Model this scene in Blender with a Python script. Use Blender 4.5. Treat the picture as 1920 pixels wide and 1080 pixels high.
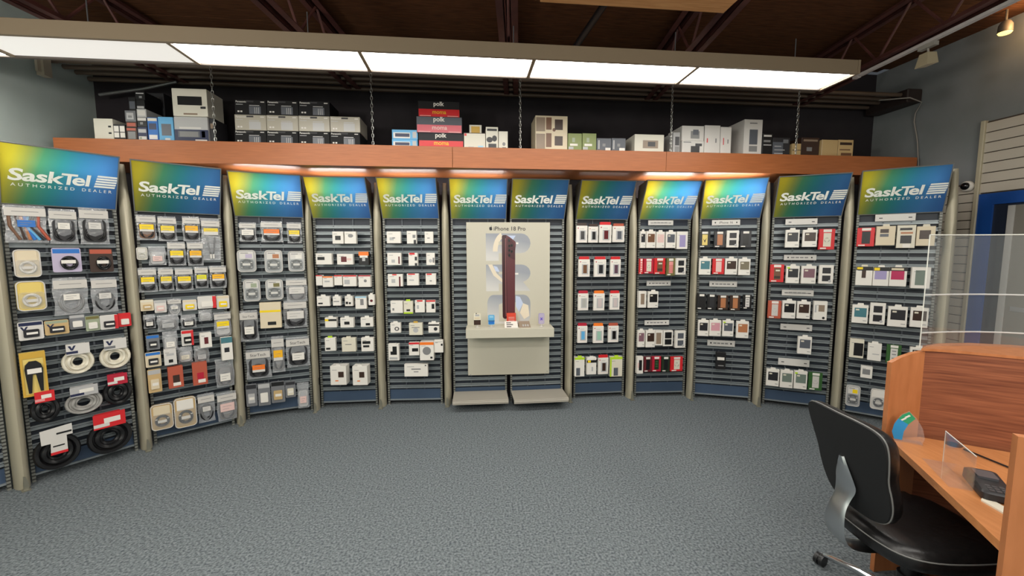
import bpy, math, random
from mathutils import Vector, Matrix
random.seed(7)
for o in list(bpy.data.objects): bpy.data.objects.remove(o)
SC = bpy.context.scene; COL = SC.collection
R = math.radians
# ---------------------------------------------------------------- camera, world, exposure, off-frame lamps, added fill lights
cd = bpy.data.cameras.new('camera'); cam = bpy.data.objects.new('camera', cd); COL.objects.link(cam)
cd.sensor_width = 36.0; cd.lens = 14.494; cd.clip_start = 0.02
CAMH = 1.719
cam.location = (0, 0, CAMH)
cam.rotation_euler = (Matrix.Rotation(R(90 - 5.41), 3, 'X') @ Matrix.Rotation(R(-0.14), 3, 'Z')).to_euler()
SC.camera = cam
w = bpy.data.worlds.new('world'); SC.world = w; w.use_nodes = True
w.node_tree.nodes['Background'].inputs[0].default_value = (0.75, 0.82, 0.9, 1)
w.node_tree.nodes['Background'].inputs[1].default_value = 0.05
SC.view_settings.view_transform = 'Standard'; SC.view_settings.look = 'None'
SC.view_settings.gamma = 1.0; SC.view_settings.use_curve_mapping = False
SC.view_settings.exposure = 0.5
TH = R(6.0); CS, SN = math.cos(TH), math.sin(TH)
def ws(s, v, z=0.0): return Vector((s * CS - v * SN, s * SN + v * CS, z))   # shop frame: s along the back wall, v towards it
PANEL_L = 11.5; DIM_L = 0.5; TUBE_L = 24.0; ROOM_W = 54.0
for (s, v, wd, hd, e) in ((0.3, 0.9, 6.0, 0.31, ROOM_W), (0.3, -1.2, 6.0, 0.31, ROOM_W)):        # the next rows of ceiling light boxes, behind the photographer
    ld = bpy.data.lights.new('ceiling_row', 'AREA'); ld.shape = 'RECTANGLE'; ld.size = wd; ld.size_y = hd; ld.energy = e
    ld.color = (1, 0.965, 0.9)
    lo = bpy.data.objects.new('ceiling_row', ld); COL.objects.link(lo); lo.location = ws(s, v, 3.05); lo.rotation_euler = (0, 0, TH)
for (s, v, z, e) in ((-1.6, -0.6, 2.5, 34), (2.4, -0.6, 2.5, 52), (-2.7, 0.5, 2.6, 90), (0.3, -2.2, 2.5, 56)):      # added unseen fill lights, brighten walls, ceiling and bay fronts
    ld = bpy.data.lights.new('fill_light', 'POINT'); ld.energy = e; ld.shadow_soft_size = 0.2; ld.color = (1, 0.93, 0.84)
    lo = bpy.data.objects.new('fill_light', ld); COL.objects.link(lo); lo.location = ws(s, v, z)
# ---------------------------------------------------------------- materials
def lin(c): return tuple((x / 255 / 12.92) if x / 255 <= 0.04045 else ((x / 255 + 0.055) / 1.055) ** 2.4 for x in c)
PAL = dict(white=(226,222,214), paper=(208,205,200), bone=(214,210,196), ivory=(216,210,192), cream=(214,200,172), pale=(200,196,190),
 silver=(176,176,176), grey=(128,128,128), steel=(112,114,118), slate=(88,92,100), dark=(42,42,46), k=(20,20,22), navy=(30,38,72),
 blue=(40,110,190), skyblue=(96,168,214), sky=(150,200,225), teal=(70,120,130), mint=(150,190,170), sage=(150,160,136), sagegrey=(112,126,116),
 olive=(112,106,62), forest=(34,46,30), green=(52,92,46), leaf=(128,140,82), lime=(178,214,40), lime2=(222,214,40), yellow=(238,206,20), lemon=(232,204,50),
 amber=(238,178,30), orange=(236,120,36), gold=(200,160,60), yellowish=(220,196,110), tan=(192,164,116), taupe=(140,122,104), brown=(112,78,56), umber=(58,40,32),
 copper=(176,116,78), rust=(176,84,62), red=(206,36,42), crimson=(176,28,52), maroon=(96,32,38), rose=(206,150,160), pinkish=(222,190,184), pinkgrey=(200,186,184),
 pink=(226,150,150), plum=(92,66,80), mauve=(126,92,102), lavender=(158,148,190), lilac=(182,172,196), magenta=(180,28,84), cleargrey=(172,172,166), greycable=(150,148,144),
 camo=(120,112,92), greige=(168,162,148), post=(172,165,144), rail=(126,134,140), panel=(27,35,47), frame=(150,146,136), navypanel=(36,44,60), black=(14,14,15), slat=(194,186,172))
MATS = {}
def new_mat(n):
    m = bpy.data.materials.new(n); m.use_nodes = True
    return m, m.node_tree, m.node_tree.nodes['Principled BSDF']
def mat(c, rough=0.5, metal=0.0, spec=0.5, coat=0.0):
    key = (c, rough, metal, spec, coat)
    if key in MATS: return MATS[key]
    m, nt, b = new_mat('paint_%s' % (c if isinstance(c, str) else 'mix'))
    rgb = lin(PAL[c] if isinstance(c, str) else c)
    b.inputs['Base Color'].default_value = (*rgb, 1); b.inputs['Roughness'].default_value = rough
    b.inputs['Metallic'].default_value = metal; b.inputs['Specular IOR Level'].default_value = spec
    b.inputs['Coat Weight'].default_value = coat
    MATS[key] = m
    return m
def noise_mat(n, c1, c2, scale, rough=0.6, bump=0.0, stretch=(1,1,1), metal=0.0, detail=4, lo=0.35, hi=0.65, bumpscale=None, spec=0.5):
    m, nt, b = new_mat(n); N = nt.nodes.new; L = nt.links.new
    tc = N('ShaderNodeTexCoord'); mp = N('ShaderNodeMapping'); mp.inputs['Scale'].default_value = stretch
    nz = N('ShaderNodeTexNoise'); nz.inputs['Scale'].default_value = scale; nz.inputs['Detail'].default_value = detail
    cr = N('ShaderNodeValToRGB'); cr.color_ramp.elements[0].position = lo; cr.color_ramp.elements[1].position = hi
    cr.color_ramp.elements[0].color = (*lin(c1), 1); cr.color_ramp.elements[1].color = (*lin(c2), 1)
    L(tc.outputs['Object'], mp.inputs[0]); L(mp.outputs[0], nz.inputs['Vector']); L(nz.outputs['Fac'], cr.inputs[0]); L(cr.outputs[0], b.inputs['Base Color'])
    b.inputs['Roughness'].default_value = rough; b.inputs['Metallic'].default_value = metal; b.inputs['Specular IOR Level'].default_value = spec
    if bump:
        bp = N('ShaderNodeBump'); bp.inputs['Strength'].default_value = bump; bp.inputs['Distance'].default_value = 0.01
        src = nz
        if bumpscale:
            src = N('ShaderNodeTexNoise'); src.inputs['Scale'].default_value = bumpscale; src.inputs['Detail'].default_value = 2; L(mp.outputs[0], src.inputs['Vector'])
        L(src.outputs['Fac'], bp.inputs['Height']); L(bp.outputs[0], b.inputs['Normal'])
    return m
def emit_mat(n, rgb, s):
    m, nt, b = new_mat(n)
    b.inputs['Base Color'].default_value = (0.35, 0.35, 0.34, 1); b.inputs['Emission Color'].default_value = (*rgb, 1); b.inputs['Emission Strength'].default_value = s
    return m
def film_mat(n, rgb, alpha, rough=0.12, bump=0.0, bscale=30, glossfac=1.0):
    # thin clear plastic: see-through, with a fresnel gloss and a trace of milky diffuse
    m = bpy.data.materials.new(n); m.use_nodes = True; nt = m.node_tree; nt.nodes.clear(); N = nt.nodes.new; L = nt.links.new
    out = N('ShaderNodeOutputMaterial'); tr = N('ShaderNodeBsdfTransparent'); df = N('ShaderNodeBsdfDiffuse'); gl = N('ShaderNodeBsdfGlossy')
    df.inputs[0].default_value = (*rgb, 1); gl.inputs['Roughness'].default_value = rough
    m1 = N('ShaderNodeMixShader'); m1.inputs[0].default_value = alpha; m2 = N('ShaderNodeMixShader'); fr = N('ShaderNodeLayerWeight'); fr.inputs[0].default_value = 0.5
    pw = N('ShaderNodeMath'); pw.operation = 'POWER'; pw.inputs[1].default_value = 4.0; L(fr.outputs['Facing'], pw.inputs[0])
    mu = N('ShaderNodeMath'); mu.operation = 'MULTIPLY_ADD'; mu.inputs[1].default_value = 0.7; mu.inputs[2].default_value = 0.045 * glossfac; mu.use_clamp = True
    L(tr.outputs[0], m1.inputs[1]); L(df.outputs[0], m1.inputs[2]); L(pw.outputs[0], mu.inputs[0]); L(mu.outputs[0], m2.inputs[0]); L(m1.outputs[0], m2.inputs[1]); L(gl.outputs[0], m2.inputs[2])
    if bump:
        tc = N('ShaderNodeTexCoord'); nz = N('ShaderNodeTexNoise'); nz.inputs['Scale'].default_value = bscale; nz.inputs['Detail'].default_value = 3
        bp = N('ShaderNodeBump'); bp.inputs['Strength'].default_value = bump; bp.inputs['Distance'].default_value = 0.02
        L(tc.outputs['Object'], nz.inputs['Vector']); L(nz.outputs['Fac'], bp.inputs['Height'])
        for q in (df, gl, fr): L(bp.outputs[0], q.inputs['Normal'])
    L(m2.outputs[0], out.inputs[0])
    return m
M = {}
M['carpet'] = noise_mat('carpet', (76,83,88), (130,137,140), 75, 0.95, 0.45, detail=8, lo=0.34, hi=0.68, spec=0.1)
M['wall_blue'] = noise_mat('wall_paint_grey_blue', (168,180,176), (176,188,184), 3, 0.75, spec=0.25)
M['wall_dark'] = noise_mat('wall_paint_charcoal', (44,40,44), (50,47,50), 3, 0.8, spec=0.2)
M['wall_right'] = noise_mat('wall_paint_slate', (124,129,130), (132,136,138), 3, 0.75, spec=0.25)
M['deck'] = noise_mat('deck_wood', (74,46,28), (98,62,38), 6, 0.8, stretch=(1,12,12), spec=0.2)
M['lumber'] = noise_mat('new_lumber', (196,138,84), (214,158,104), 6, 0.7, stretch=(1,14,14))
M['joist'] = noise_mat('primer_red_steel', (76,43,40), (94,54,48), 8, 0.6)
M['fascia'] = noise_mat('honey_laminate', (146,84,44), (172,101,57), 5, 0.45, stretch=(1,9,26), lo=0.25, hi=0.75)
M['desk_top'] = noise_mat('desk_laminate', (178,114,64), (198,134,84), 5, 0.4, stretch=(14,1.5,14), lo=0.25, hi=0.75)
M['desk_side'] = noise_mat('desk_side_laminate', (162,100,58), (184,118,74), 4, 0.4, stretch=(6,6,1.2), lo=0.25, hi=0.75)
M['screen_wood'] = noise_mat('screen_laminate', (102,55,37), (152,93,64), 3.2, 0.42, stretch=(1.2,1.2,30), lo=0.3, hi=0.72)
M['leather'] = noise_mat('black_leather', (18,18,19), (26,25,26), 40, 0.34, 0.15, spec=0.5)
M['fabric'] = mat((13,14,16), 0.75)
M['alu'] = mat((196,198,200), 0.28, 1.0)
M['chrome'] = mat((210,212,214), 0.12, 1.0)
M['castblack'] = mat((22,22,24), 0.4)
M['lightframe'] = mat((130,115,94), 0.5)
M['diffuser'] = emit_mat('lit_diffuser', (1, 0.965, 0.9), PANEL_L)
M['diffuser_dim'] = emit_mat('weak_diffuser', (1, 0.96, 0.88), DIM_L)
M['tube'] = emit_mat('fluorescent_glow', (1, 0.97, 0.92), TUBE_L)
M['tube_off'] = mat('paper', 0.4)
M['film'] = film_mat('poly_bag', (0.75, 0.77, 0.8), 0.22, 0.15, 0.5, 28, 1.6)
M['clear'] = film_mat('clear_acrylic', (0.8, 0.85, 0.86), 0.035, 0.02, 0, 1, 1.0)
M['blister'] = film_mat('blister_plastic', (0.78, 0.8, 0.82), 0.08, 0.1, 0, 1, 1.6)
M['edge'] = mat((214,216,208), 0.2, 0, 0.8)
M['post'] = mat('post', 0.42, 0.15)
M['rail'] = mat((142,150,154), 0.36, 0.3)
M['panel'] = mat('panel', 0.5); M['kick'] = mat((62,80,104), 0.45)
M['up'] = mat((110,112,108), 0.45, 0.2)
def slot_mat():
    m, nt, b = new_mat('slotted_standard'); N = nt.nodes.new; L = nt.links.new
    tc = N('ShaderNodeTexCoord'); sp = N('ShaderNodeSeparateXYZ'); mu = N('ShaderNodeMath'); mu.operation = 'MULTIPLY'; mu.inputs[1].default_value = 1 / 0.026
    fr = N('ShaderNodeMath'); fr.operation = 'FRACT'; gt = N('ShaderNodeMath'); gt.operation = 'GREATER_THAN'; gt.inputs[1].default_value = 0.6
    mx = N('ShaderNodeMix'); mx.data_type = 'RGBA'
    L(tc.outputs['Object'], sp.inputs[0]); L(sp.outputs['Z'], mu.inputs[0]); L(mu.outputs[0], fr.inputs[0]); L(fr.outputs[0], gt.inputs[0]); L(gt.outputs[0], mx.inputs['Factor'])
    mx.inputs['A'].default_value = (*lin((128,130,124)), 1); mx.inputs['B'].default_value = (*lin((58,58,55)), 1); L(mx.outputs['Result'], b.inputs['Base Color'])
    b.inputs['Roughness'].default_value = 0.4
    return m
M['slots'] = slot_mat()
def sign_mat():
    # printed film of the header: yellow-green at left through teal to blue; lets the tube behind it shine through
    m = bpy.data.materials.new('sign_print'); m.use_nodes = True; nt = m.node_tree; nt.nodes.clear(); N = nt.nodes.new; L = nt.links.new
    out = N('ShaderNodeOutputMaterial'); tc = N('ShaderNodeTexCoord'); sp = N('ShaderNodeSeparateXYZ')
    a = N('ShaderNodeMath'); a.operation = 'MULTIPLY_ADD'; a.inputs[1].default_value = -0.25; L(tc.outputs['Object'], sp.inputs[0]); L(sp.outputs['Y'], a.inputs[0]); ad = N('ShaderNodeMath'); ad.operation = 'ADD'; ad.inputs[1].default_value = 0.113; L(sp.outputs['X'], ad.inputs[0]); L(ad.outputs[0], a.inputs[2])
    cr = N('ShaderNodeValToRGB'); e = cr.color_ramp.elements
    e[0].position = 0.0; e[0].color = (*lin((204,186,44)), 1); e[1].position = 0.70; e[1].color = (*lin((58,104,170)), 1)
    for p, c in ((0.08, (190,180,50)), (0.15, (138,150,72)), (0.22, (72,138,100)), (0.32, (46,128,130)), (0.42, (52,122,160)), (0.55, (66,124,182))):
        q = e.new(p); q.color = (*lin(c), 1)
    L(a.outputs[0], cr.inputs[0])
    df = N('ShaderNodeBsdfDiffuse'); tl = N('ShaderNodeBsdfTranslucent'); gl = N('ShaderNodeBsdfGlossy'); gl.inputs['Roughness'].default_value = 0.35
    L(cr.outputs[0], df.inputs[0]); L(cr.outputs[0], tl.inputs[0])
    m1 = N('ShaderNodeMixShader'); m1.inputs[0].default_value = 0.4; m2 = N('ShaderNodeMixShader'); m2.inputs[0].default_value = 0.05
    L(df.outputs[0], m1.inputs[1]); L(tl.outputs[0], m1.inputs[2]); L(m1.outputs[0], m2.inputs[1]); L(gl.outputs[0], m2.inputs[2]); L(m2.outputs[0], out.inputs[0])
    return m
M['sign'] = sign_mat()
# ---------------------------------------------------------------- mesh helpers
class MB:
    def __init__(s): s.v = []; s.f = []; s.m = []
    def add(s, vs, fs, mi=0):
        k = len(s.v); s.v += [tuple(x) for x in vs]; s.f += [tuple(i + k for i in f) for f in fs]; s.m += [mi] * len(fs); return s
    def box(s, x0, x1, y0, y1, z0, z1, mi=0, c=0.0):
        if c <= 0:
            return s.add([(x0,y0,z0),(x1,y0,z0),(x1,y1,z0),(x0,y1,z0),(x0,y0,z1),(x1,y0,z1),(x1,y1,z1),(x0,y1,z1)],
                         [(0,3,2,1),(4,5,6,7),(0,1,5,4),(1,2,6,5),(2,3,7,6),(3,0,4,7)], mi)
        vs = []
        X = (x0, x0 + c, x1 - c, x1); Y = (y0, y0 + c, y1 - c, y1); Z = (z0, z0 + c, z1 - c, z1)
        def ring(z, o): # octagon at height z, outer or inset
            if o: return [(X[1],Y[0],z),(X[2],Y[0],z),(X[3],Y[1],z),(X[3],Y[2],z),(X[2],Y[3],z),(X[1],Y[3],z),(X[0],Y[2],z),(X[0],Y[1],z)]
            return [(X[1],Y[1],z),(X[2],Y[1],z),(X[2],Y[1],z),(X[2],Y[2],z),(X[2],Y[2],z),(X[1],Y[2],z),(X[1],Y[2],z),(X[1],Y[1],z)]
        b = [(X[1],Y[1],Z[0]),(X[2],Y[1],Z[0]),(X[2],Y[2],Z[0]),(X[1],Y[2],Z[0])]; t = [(x,y,Z[3]) for x,y,_ in b]
        vs = b + ring(Z[1], 1) + ring(Z[2], 1) + t
        fs = [(3,2,1,0),(20,21,22,23)]
        fs += [(4 + i, 4 + (i + 1) % 8, 12 + (i + 1) % 8, 12 + i) for i in range(8)]
        for lo, base, fl in ((0, 4, 0), (20, 12, 1)):
            q = [(lo, lo+1, base+1, base), (lo+1, base+2, base+1), (lo+1, lo+2, base+3, base+2), (lo+2, base+4, base+3), (lo+2, lo+3, base+5, base+4), (lo+3, base+6, base+5), (lo+3, lo, base+7, base+6), (lo, base, base+7)]
            fs += [tuple(reversed(x)) if fl else x for x in q] if fl else q
        return s.add(vs, fs, mi)
    def prism(s, pts, a, b, axis='z', mi=0):
        # pts 2D outline; extrude from a to b along axis. z: (x,y) x: (y,z) y: (x,z)
        def P3(p, h): return {'z': (p[0],p[1],h), 'x': (h,p[0],p[1]), 'y': (p[0],h,p[1])}[axis]
        n = len(pts)
        return s.add([P3(p, a) for p in pts] + [P3(p, b) for p in pts], [tuple(range(n)), tuple(range(2*n-1, n-1, -1))] + [(i, i+n, (i+1)%n+n, (i+1)%n) for i in range(n)], mi)
    def tube(s, path, r, seg=8, mi=0, closed=False):
        P = [Vector(p) for p in path]; n = len(P); rs = r if isinstance(r, (list, tuple)) else [r] * n
        vs = []; up = None
        for i in range(n):
            if closed: t = P[(i+1)%n] - P[i-1]
            else: t = P[min(i+1,n-1)] - P[max(i-1,0)]
            t.normalize()
            if up is None:
                up = Vector((0,0,1)) if abs(t.z) < 0.9 else Vector((1,0,0))
            a = (up - t * up.dot(t)).normalized(); b = t.cross(a); up = a
            for k in range(seg):
                q = 2 * math.pi * k / seg; vs.append(P[i] + (a * math.cos(q) + b * math.sin(q)) * rs[i])
        fs = []
        for i in range(n if closed else n - 1):
            j = (i + 1) % n
            for k in range(seg): fs.append((i*seg+k, i*seg+(k+1)%seg, j*seg+(k+1)%seg, j*seg+k))
        if not closed: fs += [tuple(range(seg-1, -1, -1)), tuple((n-1)*seg + k for k in range(seg))]
        return s.add(vs, fs, mi)
    def lathe(s, prof, seg=16, mi=0, c=(0,0)):
        vs = []; n = len(prof)
        for r_, z in prof:
            for k in range(seg):
                q = 2*math.pi*k/seg; vs.append((c[0] + r_*math.cos(q), c[1] + r_*math.sin(q), z))
        fs = [(i*seg+k, i*seg+(k+1)%seg, (i+1)*seg+(k+1)%seg, (i+1)*seg+k) for i in range(n-1) for k in range(seg)]
        fs += [tuple(range(seg-1,-1,-1)), tuple((n-1)*seg+k for k in range(seg))]
        return s.add(vs, fs, mi)
    def loft(s, rings, mi=0, cap=True):
        n = len(rings[0]); vs = [p for r_ in rings for p in r_]
        fs = [(i*n+k, i*n+(k+1)%n, (i+1)*n+(k+1)%n, (i+1)*n+k) for i in range(len(rings)-1) for k in range(n)]
        if cap: fs += [tuple(range(n-1,-1,-1)), tuple((len(rings)-1)*n+k for k in range(n))]
        return s.add(vs, fs, mi)
    def mesh(s, name, mats, smooth=None):
        me = bpy.data.meshes.new(name); me.from_pydata(s.v, [], s.f)
        for m in (mats if isinstance(mats, (list, tuple)) else [mats]): me.materials.append(m)
        if len(me.materials) > 1: me.polygons.foreach_set('material_index', s.m)
        if smooth is not None: me.shade_smooth(); me.set_sharp_from_angle(angle=R(smooth))
        me.update(); return me
    def obj(s, name, mats, parent=None, loc=None, rz=0.0, smooth=None, kind=None):
        return link(s.mesh(name, mats, smooth), name, parent, loc, rz, kind)
def link(me, name, parent=None, loc=None, rz=0.0, kind=None, rot=None):
    o = bpy.data.objects.new(name, me); COL.objects.link(o)
    if parent: o.parent = parent
    if loc is not None: o.location = loc
    if rot is not None: o.rotation_euler = rot
    elif rz: o.rotation_euler = (0, 0, rz)
    if kind: o['kind'] = kind
    return o
def thing(name, label, cat, loc, rz=0.0, group=None):
    o = link(None, name, None, loc, rz); tag(o, label, cat, group); return o
def tag(o, label, cat, group=None):
    o['label'] = label; o['category'] = cat
    if group: o['group'] = group
    return o
def unit_box(c=0):
    return MB().box(-.5,.5,-.5,.5,-.5,.5)
UB = {}
def cbox(name, m, parent, x0, x1, y0, y1, z0, z1):
    # cheap box part: one shared unit cube mesh per material, scaled in place
    if m.name not in UB: UB[m.name] = unit_box().mesh('block_' + m.name, m)
    o = link(UB[m.name], name, parent, ((x0+x1)/2, (y0+y1)/2, (z0+z1)/2)); o.scale = (max(x1-x0,1e-4), max(y1-y0,1e-4), max(z1-z0,1e-4))
    return o
UD = {}
def disc(name, m, parent, x, y, z, r, rz=None, t=0.0012):
    # flat round print or badge facing -y
    if m.name not in UD:
        pts = [(math.cos(2*math.pi*k/20), math.sin(2*math.pi*k/20)) for k in range(20)]
        UD[m.name] = MB().prism(pts, 0, 1, 'y').mesh('disc_' + m.name, m)
    o = link(UD[m.name], name, parent, (x, y - t, z)); o.scale = (r, t, rz or r); return o
TXT = {}
def text_mesh(s, bold=0.0, ext=0.004, shear=0.0, space=1.0):
    # lettering one unit wide, baseline at 0, facing +z; returns mesh and its height
    key = (s, bold, ext, shear, space)
    if key not in TXT:
        c = bpy.data.curves.new('lettering', 'FONT'); c.body = s; c.size = 1; c.offset = bold; c.extrude = ext; c.shear = shear; c.space_character = space; c.resolution_u = 3
        o = bpy.data.objects.new('lettering', c); COL.objects.link(o)
        me = bpy.data.meshes.new_from_object(o.evaluated_get(bpy.context.evaluated_depsgraph_get()))
        bpy.data.objects.remove(o)
        xs = [v.co.x for v in me.vertices]; ys = [v.co.y for v in me.vertices]; x0, x1, y0 = min(xs), max(xs), min(ys)
        for v in me.vertices: v.co.x = (v.co.x - x0) / (x1 - x0); v.co.y = (v.co.y - y0) / (x1 - x0)
        TXT[key] = (me, (max(ys) - y0) / (x1 - x0))
    return TXT[key]
def letter(parent, s, m, x, y, z, width, height=None, bold=0.0, shear=0.0, space=1.0, rot=(R(90), 0, 0), name='lettering'):
    me, h = text_mesh(s, bold, 0.002, shear, space); key = (s, bold, shear, space, m.name)
    if key not in TXT:
        c = me.copy(); c.materials.clear(); c.materials.append(m); TXT[key] = c
    o = link(TXT[key], name, parent, (x, y, z), rot=rot); k = (height / h) if height else width
    o.scale = (width, k, width); return o
# ---------------------------------------------------------------- room shell
def slab(name, s0, s1, v0, v1, z0, z1, m):
    o = MB().box(s0, s1, v0, v1, z0, z1).obj(name, m, None, (0,0,0), TH, kind='structure'); return o
SL, SR, VB, VF, ZC = -3.667, 4.883, 4.66, -3.0, 3.78
slab('floor', SL, SR, VF, VB, -0.05, 0.0, M['carpet'])
slab('wall_back', SL, SR, VB, VB + 0.1, 0.0, ZC, M['wall_dark'])
slab('wall_left', SL - 0.1, SL, VF, VB, 0.0, ZC, M['wall_blue'])
slab('wall_right', SR, SR + 0.1, VF, VB, 0.0, ZC, M['wall_right'])
slab('wall_front', SL, SR, VF - 0.1, VF, 0.0, ZC, M['wall_blue'])
ceil = slab('ceiling', SL, SR, VF, VB, ZC + 0.03, ZC + 0.1, M['deck'])
for k in range(42):
    v = VF + 0.01 + k * 0.183
    if v + 0.17 > VB: break
    MB().box(SL, SR, v, v + 0.178, ZC - 0.004 * random.random(), ZC + 0.03).obj('plank', M['deck'], ceil)
# ---------------------------------------------------------------- open web roof joists
def joist(s, label):
    t = thing('roof_joist', label, 'joist', ws(s, 3.2, 3.35), TH + R(-7.0), 'open web steel roof joists')
    y0, y1 = -4.2, 1.35
    for name, z0 in (('bottom_chord', 0.0), ('top_chord', 0.36)):
        MB().box(-0.075, -0.02, y0, y1, z0, z0 + 0.006).box(-0.026, -0.02, y0, y1, z0, z0 + 0.055).box(0.02, 0.075, y0, y1, z0, z0 + 0.006).box(0.02, 0.026, y0, y1, z0, z0 + 0.055).obj(name, M['joist'], t)
    k = 0; y = y0
    while y + 0.3 < y1:
        MB().tube([(0, y, 0.03 if k % 2 else 0.39), (0, y + 0.3, 0.39 if k % 2 else 0.03)], 0.011, 6).obj('web_rod', M['joist'], t)
        y += 0.3; k += 1
for s, lb in ((-2.95, 'dark red steel roof joist at the far left above the light box'), (-1.31, 'red brown steel roof joist left of the ceiling centre'), (0.31, 'red brown steel roof joist at the ceiling centre'),
              (1.86, 'red brown steel roof joist right of the timber plank'), (3.62, 'red steel roof joist along the white lamp track')): joist(s, lb)
MB().box(0.48, 1.74, 2.50, 2.79, 3.305, 3.345, 0, 0.003).obj('timber_plank', M['lumber'], None, (0,0,0), TH)
tag(bpy.data.objects['timber_plank'], 'pale timber plank lying under the roof joists', 'plank')
o = MB().tube([(1.10, 2.6, 3.62), (1.02, 3.2, 3.52), (0.92, 3.62, 3.42), (0.86, 3.85, 3.40), (0.84, 4.0, 3.42)], 0.028, 10).obj('black_duct_hose', M['castblack'], None, (0,0,0), TH, smooth=50)
tag(o, 'black hose running under the ceiling right of the centre joist', 'hose')
# conduits along the top of the back wall
pcol = mat((96,82,70), 0.5, 0.3)
for i, (v, z, lb) in enumerate(((4.18, 3.37, 'front'), (4.3, 3.37, 'second'), (4.42, 3.37, 'third'), (4.55, 3.36, 'rearmost'))):
    o = MB().tube([(SL + 0.05, v, z), (4.68, v, z)], 0.022, 8).obj('conduit_pipe', pcol, None, (0,0,0), TH, smooth=50)
    tag(o, lb + ' brown conduit pipe running under the roof above the shelf', 'pipe', 'conduits along the back wall')
o = MB().box(4.70, 4.878, 4.12, 4.60, 3.28, 3.42, 0, 0.01).obj('junction_box', mat((44,34,32), 0.6), None, (0,0,0), TH); tag(o, 'dark junction box where the conduits end at right', 'box')
o = MB().tube([(-3.5, 4.5, 3.2), (-3.1, 4.5, 3.27), (-2.8, 4.5, 3.345)], 0.014, 8).obj('brace_pipe', mat((120,120,120), 0.4, 0.5), None, (0,0,0), TH); tag(o, 'thin grey slanting pipe above the white box', 'pipe')
o = MB().box(-3.62, -3.56, 4.05, 4.12, 3.2, 3.36).box(-3.60, -3.58, 4.02, 4.05, 3.22, 3.36).obj('wall_bracket', mat((168,158,140), 0.6), None, (0,0,0), TH); tag(o, 'short pale bracket hanging from the conduits at left', 'bracket')
cp = [(4.55,4.30,3.352),(4.66,4.06,3.30),(4.80,4.06,3.26),(4.855,4.16,3.18),(4.86,4.17,3.09),(4.86,4.135,2.95),(4.86,4.115,2.85),(4.86,4.09,2.64),(4.86,4.09,2.3),(4.86,4.1,1.9)]
o = MB().tube([ws(*q) for q in cp], 0.006, 6).obj('hanging_cable', mat((150,146,140), 0.5), smooth=60); tag(o, 'pale cable hanging down the right wall beside the shelf', 'cable')
# ---------------------------------------------------------------- suspended light box
t = thing('ceiling_light_box', 'long suspended light box with bright white diffuser panels', 'light', ws(0, 3.03, 3.05), TH)
S0, S1 = SL + 0.01, 2.98
MB().box(S0, S1, -0.03, 0.0, 0.0, 0.10, 0, 0.003).obj('front_rail', M['lightframe'], t)
MB().box(S0, S1, 0.31, 0.335, 0.0, 0.10, 0, 0.003).obj('back_rail', mat((80,72,66), 0.6), t)
MB().box(S1, S1 + 0.02, -0.03, 0.335, 0.0, 0.10).obj('end_cap', M['lightframe'], t)
MB().box(S0, S1, 0.0, 0.31, 0.085, 0.10).obj('top_cover', M['lightframe'], t)
divs = [-3.12, -1.92, -0.72, 0.48, 1.705]
for d in divs: MB().box(d - 0.013, d + 0.013, 0.0, 0.31, 0.0, 0.03).obj('divider', M['lightframe'], t)
ed = [S0] + divs + [S1]
for i in range(6):
    MB().box(ed[i] + 0.014, ed[i+1] - 0.014, 0.004, 0.306, 0.012, 0.018).obj('diffuser', M['diffuser_dim'] if i == 1 else M['diffuser'], t)
for s in (-2.5, -1.1, 0.35, 1.6, 2.6): MB().tube([(s, 0.15, 0.1), (s, 0.15, 0.32)], 0.004, 6).obj('suspension_wire', mat('steel', 0.4, 0.6), t)
# ---------------------------------------------------------------- suspended wood shelf along the back wall
ZS0, ZS1 = 2.49, 2.685
t = thing('display_shelf', 'long honey wood shelf hung on chains above the header signs', 'shelf', ws(0, 4.05, 0), TH)
sx = [-3.55, -0.14, 1.985, 4.80]
for i in range(3): MB().box(sx[i] + 0.0015, sx[i+1] - 0.0015, 0.0, 0.022, ZS0, ZS1, 0, 0.0015).obj('fascia_board', M['fascia'], t)
MB().box(-3.55, 4.80, 0.022, 0.60, ZS1 - 0.03, ZS1).obj('shelf_board', M['fascia'], t)
MB().box(-3.55, 4.80, 0.022, 0.60, ZS0 + 0.004, ZS0 + 0.016).obj('soffit_board', M['fascia'], t)
# chains
ln = MB().tube([(0.0, 0.0075*math.cos(a), 0.0) if 0 else (0.009*math.sin(a), 0, 0.0195*math.cos(a)) for a in [2*math.pi*k/10 for k in range(10)]], 0.003, 5, closed=True).mesh('chain_link', mat((190,190,186), 0.3, 0.8), 60)
for i, (s, lb) in enumerate(((-2.24, 'steel chain between the navy box and the lettered boxes'), (-0.87, 'steel chain right of the stacked lettered boxes'), (0.51, 'steel chain between the slim white and picture boxes'),
                (2.03, 'steel chain right of the white printer box'), (3.39, 'steel chain in front of the dark and tan boxes'))):
    t = thing('hanging_chain', lb, 'chain', ws(s, 4.058, ZS1), TH, 'chains holding the wood shelf')
    for k in range(20):
        link(ln, 'chain_link', t, (0, 0, 0.018 + k * 0.0335), R(90) * (k % 2) + R(20))
# ---------------------------------------------------------------- measured layout
BAYS_D = {1: (-3.5659, 2.9133, 0.97176), 2: (-3.1844, 3.5221, 0.73717), 3: (-2.6927, 4.0541, 0.41508), 4: (-2.0861, 4.3714, 0.09811), 5: (-1.3762, 4.4408, 0.04984), 6: (-0.6583, 4.4951, 0.08415), 7: (-0.0208, 4.5251, 0.11239), 8: (0.7062, 4.6250, 0.11004), 9: (1.4160, 4.6555, 0.05952), 10: (2.0908, 4.6381, -0.25216), 11: (2.7770, 4.4431, -0.38544), 12: (3.4145, 4.1278, -0.61949)}
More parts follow.
